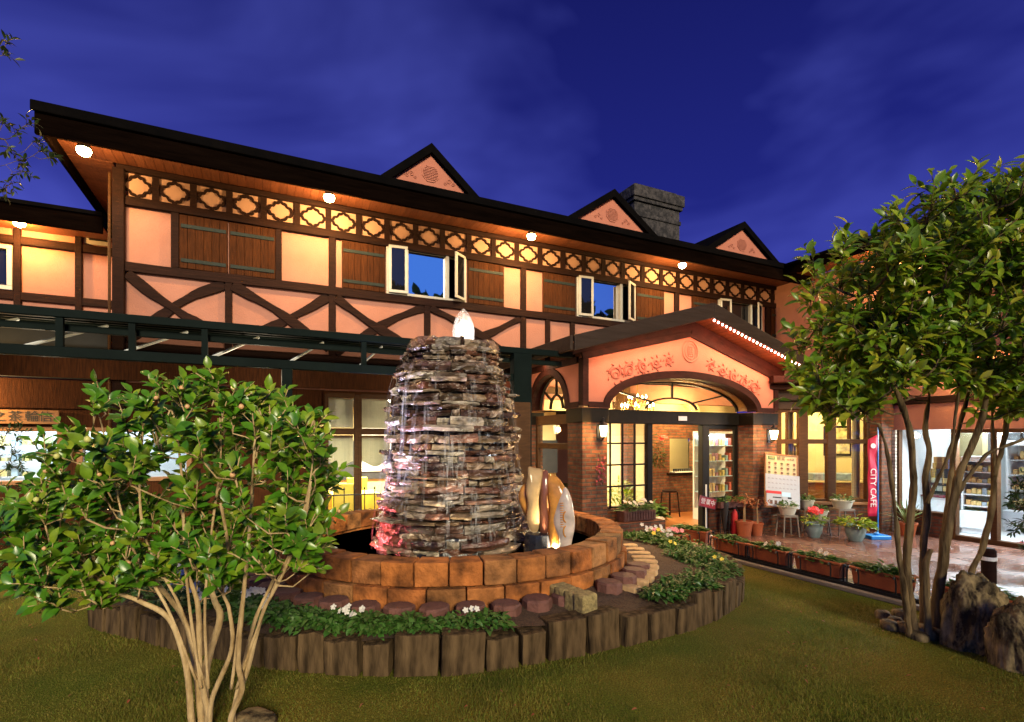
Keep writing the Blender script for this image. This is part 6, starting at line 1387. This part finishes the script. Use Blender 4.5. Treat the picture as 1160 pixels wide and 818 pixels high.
# ================================================================== ROCKS
def rock(name, lab, loc, dims, seed, m='boulder', sub=6, amp=.34, tilt=0, group=None, cat='boulder'):
    bm = bmesh.new(); bmesh.ops.create_icosphere(bm, subdivisions=sub, radius=1); rg = random.Random(seed); offs = [Vector((rg.uniform(-9, 9), rg.uniform(-9, 9), rg.uniform(-9, 9))) for _ in range(3)]
    from mathutils import noise
    for v in bm.verts:
        d = v.co.normalized(); s = 1 + amp * noise.noise(d * 1.3 + offs[0]) + amp * .6 * noise.noise(d * 2.9 + offs[1]) + amp * .35 * abs(noise.noise(d * 7 + offs[2])) + amp * .15 * noise.noise(d * 16 + offs[2]) + amp * .07 * noise.noise(d * 34 + offs[1])
        q = d * s; q.x = math.copysign(abs(q.x) ** .68, q.x); q.z = math.copysign(abs(q.z) ** .6, q.z); v.co = Vector((q.x * dims[0], q.y * dims[1], q.z * dims[2]))
    me = bpy.data.meshes.new(name); bm.to_mesh(me); bm.free(); me.polygons.foreach_set('use_smooth', [True] * len(me.polygons)); me.materials.append(M[m]); o = bpy.data.objects.new(name, me); COL.objects.link(o); o.location = loc; o.rotation_euler = (0, tilt, rg.uniform(0, 6)); return tag(o, lab, cat, group)
p = gnd(1112, 742); rock('boulder', 'tall rough boulder at the right, lit along its left foot', (p.x + .08, p.y + .18, .20), (.20, .18, .40), 4).rotation_euler = (0, .1, .3)
p = gnd(1180, 772); rock('boulder', 'second boulder cut off by the right edge of the frame', (p.x + .05, p.y + .2, .14), (.15, .18, .36), 9).rotation_euler = (0, -.1, .5)
for i, (x, y, s) in enumerate(((1000, 700, .07), (1022, 700, .08), (1008, 712, .075), (1030, 716, .085), (1050, 721, .10), (1040, 724, .07), (1066, 722, .08), (1014, 706, .06), (1083, 720, .09))):
    p = gnd(x, y); rock('cobble', 'rounded cobble in the ring round the foot of the tree', (p.x, p.y, s * .35), (s * 1.2, s, s * .7), 20 + i, 'boulder', 3, .15, 0, 'cobbles round the tree foot', 'stone')
p = gnd(268, 822); rock('flat_stone', 'flat stone in the lawn at the foot of the camellia', (p.x + .12, p.y, .03), (.14, .1, .05), 40, 'boulder', 3, .15, 0, None, 'stone')

# ================================================================== CAMELLIA ON THE LEFT
TS = 1.0
def tr(pts, Y, r0, r1, dy=0):
    r0, r1 = r0 * TS, r1 * TS
    k = len(pts); return [(at(x, y, Y + dy * i / (k - 1)), r0 + (r1 - r0) * i / (k - 1)) for i, (x, y) in enumerate(pts)]
YB = 3.22
ct = [tr([(222, 838), (217, 815), (211, 755), (192, 702), (160, 682), (129, 669), (90, 640)], YB, .022, .009, -.15),
      tr([(228, 838), (227, 806), (218, 737), (205, 696), (164, 645), (139, 617), (132, 580)], YB, .022, .009, .2),
      tr([(234, 838), (235, 803), (227, 762), (224, 686), (211, 645), (210, 607), (205, 560)], YB, .020, .009, -.1),
      tr([(233, 838), (233, 760), (249, 702), (243, 680), (230, 639), (222, 600), (226, 560)], YB + .1, .026, .010, .3),
      tr([(238, 838), (240, 793), (262, 737), (260, 692), (252, 667), (258, 620), (250, 570)], YB, .016, .007, -.2),
      tr([(262, 838), (262, 812), (274, 781), (270, 749), (274, 692), (281, 623), (286, 560)], YB - .05, .020, .009, -.1),
      tr([(268, 838), (265, 806), (280, 760), (297, 696), (310, 670), (325, 640), (345, 587), (352, 545)], YB, .015, .007, -.15),
      tr([(262, 820), (272, 770), (290, 700), (312, 650), (318, 600), (330, 520), (335, 495)], YB + .1, .014, .005, .3),
      tr([(228, 780), (215, 690), (209, 620), (206, 540), (196, 470), (190, 470)], YB - .05, .010, .0035, -.15), tr([(262, 780), (273, 690), (281, 620), (286, 540), (292, 470), (296, 470)], YB - .05, .010, .0035, -.15),
      tr([(236, 780), (232, 690), (240, 600), (250, 520), (247, 450), (240, 460)], YB - .05, .009, .0035, -.12), tr([(222, 770), (190, 690), (150, 620), (128, 540), (112, 470), (105, 485)], YB - .05, .009, .0035, -.12),
      tr([(268, 780), (300, 690), (335, 610), (352, 540), (356, 480), (352, 485)], YB - .05, .009, .0035, -.12), tr([(230, 770), (205, 690), (165, 610), (158, 530), (165, 460), (160, 470)], YB - .05, .009, .0035, -.12)]
cl_ = []
ell = [((125, 500), .50, .48, .42), ((215, 500), .55, .60, .45), ((300, 505), .42, .50, .46), ((75, 565), .42, .40, .26), ((110, 625), .35, .4, .16), ((345, 590), .2, .35, .2), ((350, 560), .17, .3, .40), ((200, 600), .72, .45, .28), ((150, 610), .55, .5, .22), ((265, 600), .5, .4, .26), ((235, 450), .60, .4, .24), ((330, 470), .2, .3, .25)]
cl_ += [at(200 + (x - 200) * .94, y + 44, YB + random.uniform(-.3, .3)) for x, y in ((98, 428), (112, 420), (150, 425), (168, 432), (205, 412), (232, 405), (245, 415), (262, 418), (290, 414), (300, 424), (325, 428), (345, 440), (352, 452), (362, 470), (375, 482), (366, 520), (378, 505), (18, 560), (12, 585), (28, 600), (50, 622), (38, 540), (60, 500), (80, 455), (70, 470))]
while len(cl_) < 250:
    (cx, cy), a, d, h = random.choice(ell); v = Vector(unit(1)[0]) * random.uniform(.25, 1) ** .5; c = at(200 + (cx - 200) * .94, cy + 34, YB); p = c + Vector((v.x * a * .92, v.y * d, v.z * h))
    if p.z < .70 or (p.z < .86 and random.random() < .4) or any((p - o_).length < .078 for o_ in cl_): continue
    cl_.append(p)
cs_ = thing('camellia_shrub', 'big many-stemmed camellia shrub with glossy leaves and pale buds at left', 'shrub', (0, 0, 0))
mbk, V, Fc, nodes, lp = grow(ct, cl_, 3, 6, (.05, .108), (.48, .64), up=.95, tw=(.08, .20), thin=.0042, facing=Vector((.15, -.75, 0)))
knot(mbk.build('stems', M['bark2'], cs_, smooth=True), .0025); np_mesh('foliage', V, Fc, M['camellia'], cs_)
bud0 = []
for i in range(64):
    p = random.choice(lp) + Vector((random.uniform(-.02, .02), -.03, .02)); r = .014
    if i < 4: q = MB(); q.lathe([(r * .2, -r), (r * .85, -r * .5), (r, 0), (r * .75, r * .7), (r * .1, r * 1.15)], 9); o = q.build('bud', M['bud_' + 'abab'[i]], cs_, smooth=True); bud0.append(o)
    else: o = bud0[i % 4].copy(); COL.objects.link(o)
    o.location = p; k_ = random.uniform(.8, 1.25); o.scale = (k_, k_, k_); o.rotation_euler = (random.uniform(-.8, .8), random.uniform(-.8, .8), 0)

# ================================================================== TREE ON THE RIGHT
YT = 4.75; TS = .80
tt = [tr([(1036, 722), (1033, 700), (1028, 650), (1030, 596), (1035, 548), (1031, 493), (1022, 460), (1008, 425), (990, 385)], YT, .050, .018, -.3),
      tr([(1030, 720), (1026, 680), (1020, 640), (1016, 600), (1012, 560), (1004, 508), (995, 480)], YT - .05, .034, .010, -.3),
      tr([(1048, 722), (1046, 684), (1046, 625), (1050, 578), (1048, 541), (1053, 512), (1048, 486), (1053, 442), (1050, 390)], YT + .1, .042, .018, .25),
      tr([(1050, 570), (1060, 548), (1070, 526), (1078, 505), (1081, 480), (1086, 438), (1085, 380)], YT, .022, .012, -.2),
      tr([(1057, 724), (1060, 690), (1068, 640), (1072, 608), (1079, 574), (1087, 537), (1103, 500), (1114, 470), (1120, 420), (1118, 370)], YT, .062, .022, -.1),
      tr([(1062, 720), (1066, 660), (1071, 600), (1077, 545), (1080, 515), (1088, 480), (1097, 442), (1100, 380)], YT + .12, .040, .016, .3),
      tr([(1052, 724), (1050, 690), (1049, 645), (1054, 622)], YT - .1, .038, .030, 0),
      tr([(1092, 725), (1099, 655), (1114, 618), (1125, 567), (1127, 534), (1135, 510), (1140, 480), (1146, 430), (1150, 370)], YT + .25, .036, .020, .1),
      tr([(1127, 540), (1126, 510), (1124, 470), (1130, 420)], YT + .28, .022, .012, .2),
      tr([(1085, 560), (1096, 541), (1118, 515), (1140, 505), (1168, 493), (1190, 470)], YT - .05, .020, .010, -.2)]
ell = [((955, 410), .50, .55, .62), ((985, 330), .45, .6, .45), ((1040, 290), .55, .75, .60), ((1100, 260), .55, .8, .55), ((1150, 270), .50, .8, .55), ((1150, 370), .6, .8, .6), ((1070, 380), .65, .8, .55), ((950, 465), .35, .4, .18), ((1190, 430), .5, .6, .45), ((1020, 400), .6, .6, .45), ((1150, 470), .35, .5, .22)]
cl_ = [at(1060, 222, YT), at(1066, 240, YT), at(960, 282, YT), at(952, 296, YT), at(1012, 262, YT), at(1155, 228, YT), at(1120, 232, YT), at(922, 335, YT), at(918, 350, YT - .1), at(925, 310, YT)]
while len(cl_) < 450:
    (cx, cy), a, d, h = random.choice(ell); v = Vector(unit(1)[0]) * random.uniform(.2, 1) ** .45; c = at(cx + 6, cy + 10, YT); p = c + Vector((v.x * a, v.y * d, v.z * h))
    if p.z < 2.0 or any((p - o_).length < .095 for o_ in cl_): continue
    cl_.append(p)
tt_ = thing('broadleaf_tree', 'multi-stemmed broadleaf tree with a wide leafy crown at the right', 'tree', (0, 0, 0))
mbk, V, Fc, nodes, lp = grow(tt, cl_, 4, 6, (.07, .145), (.36, .50), up=.7, tw=(.12, .30), sag=.18, thin=.005, facing=Vector((-.2, -.8, 0)))
knot(mbk.build('trunk', M['bark'], tt_, smooth=True), .010); np_mesh('crown', V, Fc, M['leafy'], tt_)

# branches reaching in at the upper left, and dark sprigs at both edges
ob = thing('overhanging_tree', 'tree standing outside the left edge whose leafy branch tips reach into the sky', 'tree', (0, 0, 0))
Yo = 5.2; c_ = [at(8, 50, Yo), at(2, 62, Yo), at(18, 152, Yo), at(28, 142, Yo), at(45, 172, Yo), at(56, 178, Yo), at(20, 182, Yo), at(26, 195, Yo), at(6, 212, Yo), at(12, 208, Yo), at(36, 160, Yo), at(10, 168, Yo), at(2, 140, Yo), at(-20, 120, Yo), at(-40, 60, Yo), at(-50, 180, Yo), at(-90, 100, Yo), at(-60, 20, Yo), at(-120, 150, Yo)]
mbk, V, Fc, nodes, lp = grow([[(at(-260, 850, Yo), .13), (at(-255, 600, Yo), .11), (at(-250, 350, Yo), .09), (at(-220, 200, Yo), .05), (at(-120, 140, Yo), .025), (at(-40, 150, Yo), .012), (at(5, 158, Yo), .007)], [(at(-220, 210, Yo), .05), (at(-140, 90, Yo), .025), (at(-50, 60, Yo), .010)]], c_, 3, 5, (.05, .085), (.34, .44), up=.1, tw=(.06, .13), thin=.003, ttwig=.002)
mbk.build('trunk', M['bark'], ob, smooth=True); np_mesh('crown', V, Fc, M['darkleaf2'], ob)
def sprig(lab, x, y, Y, pts):
    t = thing('conifer_shrub', lab, 'shrub', (0, 0, 0)); b0 = at(x, y, Y); b0.z = 0
    mbk, V, Fc, nodes, lp = grow([[(b0, .03), (Vector((b0.x, Y, .9)), .02), (Vector((b0.x, Y, at(x, pts[0][1], Y).z)), .008)]], [at(a, c, Y) for a, c in pts], 4, 9, (.035, .06), (.25, .4), up=.2, tw=(.06, .12), thin=.003, ttwig=.002)
    mbk.build('stems', M['bark'], t, smooth=True); np_mesh('foliage', V, Fc, M['darkleaf'], t)
sprig('dark fine-leaved shrub cut off by the right edge, beside the shop glass', 1185, 640, 4.3, [(1170, 540), (1160, 552), (1150, 562), (1158, 578), (1145, 570), (1165, 590), (1155, 598), (1172, 565), (1180, 610), (1168, 625)])
sprig('dark fine-leaved shrub at the left edge in front of the low window', -10, 600, 5.6, [(8, 492), (20, 500), (14, 515), (4, 505), (26, 490), (10, 530), (-4, 520), (22, 526), (-10, 545), (2, 555), (14, 560)])
# tree line behind the camera (mirrored in the upper windows)
n = 15000; tl_ = rng.uniform(-.25, 1.25, n); hh = 18.6 - 6.2 * tl_ + 1.0 * np.sin(tl_ * 17) + .8 * np.sin(tl_ * 43 + 1) + .5 * np.sin(tl_ * 101); P = np.stack([24 + 18 * tl_ + rng.normal(0, .8, n), -34 + 28 * tl_ + rng.normal(0, .8, n), rng.uniform(0, 1, n) ** .5 * hh], 1)
V, Fc = leaf_mesh(P, unit(n), unit(n), rng.uniform(.7, 1.4, n), rng.uniform(.6, 1.1, n)); o = np_mesh('far_tree_line', V, Fc, M['darkleaf']); tag(o, 'dark line of trees across the garden, mirrored in the upper windows', 'tree line', None, 'stuff')

# ================================================================== GRASS BLADES
n = 260000; zz = 2.75 + (rng.uniform(0, 1, n) ** 1.5) * 6.0; xx = rng.uniform(-1.12, 1.12, n) * zz
PW = np.stack([xx, zz, np.zeros(n)], 1); tab = np.array([bed_r(a) for a in np.linspace(-PI, PI, 721)]); d = PW[:, :2] - np.array([P0.x, P0.y]); an = np.arctan2(d[:, 1], d[:, 0]); rr = np.interp(an, np.linspace(-PI, PI, 721), tab)
uu = (PW[:, 0] - O.x) * U.x + (PW[:, 1] - O.y) * U.y; nn2 = (PW[:, 0] - O.x) * N.x + (PW[:, 1] - O.y) * N.y
keep = (np.hypot(d[:, 0], d[:, 1]) > rr + .02) & ~((uu > 1.82)) & ~((nn2 > -1.55) & (uu < 0)); PW = PW[keep]; n = len(PW)
h = rng.uniform(.009, .024, n) * (1 + .5 * np.sin(PW[:, 0] * 3 + 2 * np.sin(PW[:, 1] * 2.1))); w = rng.uniform(.0016, .0032, n); a = rng.uniform(0, 2 * PI, n); ln = rng.uniform(.1, .9, n)
s = np.stack([np.cos(a), np.sin(a), np.zeros(n)], 1) * w[:, None]; b_ = rng.uniform(0, 2 * PI, n); tip = PW + np.stack([np.cos(b_) * h * ln, np.sin(b_) * h * ln, h], 1)
V = np.stack([PW - s, PW + s, tip], 1).reshape(-1, 3); Fc = np.arange(3 * n).reshape(-1, 3)
o = np_mesh('grass', V, Fc, M['grass'], None, False); tag(o, 'short yellow-green lawn grass in front of the flower bed', 'grass', None, 'stuff')

n = 170; zz = 2.9 + rng.uniform(0, 1, n) * 4.5; xx = rng.uniform(-1.05, .95, n) * zz; P = np.stack([xx, zz, np.full(n, .028)], 1); P = P[[not in_bed(a, c, .2) and loc_of(Vector((a, c, 0)))[0] < 1.8 for a, c in P[:, :2]]]; n = len(P)
D = unit(n); D[:, 2] *= .15; V, Fc = leaf_mesh(P, D, np.array([0, 0, 1.]) + .3 * unit(n), rng.uniform(.02, .045, n), rng.uniform(.01, .02, n), .3, .3); o = np_mesh('fallen_leaves', V, Fc, M['red_leaf']); tag(o, 'small dry leaves scattered on the lawn', 'fallen leaves', None, 'stuff')
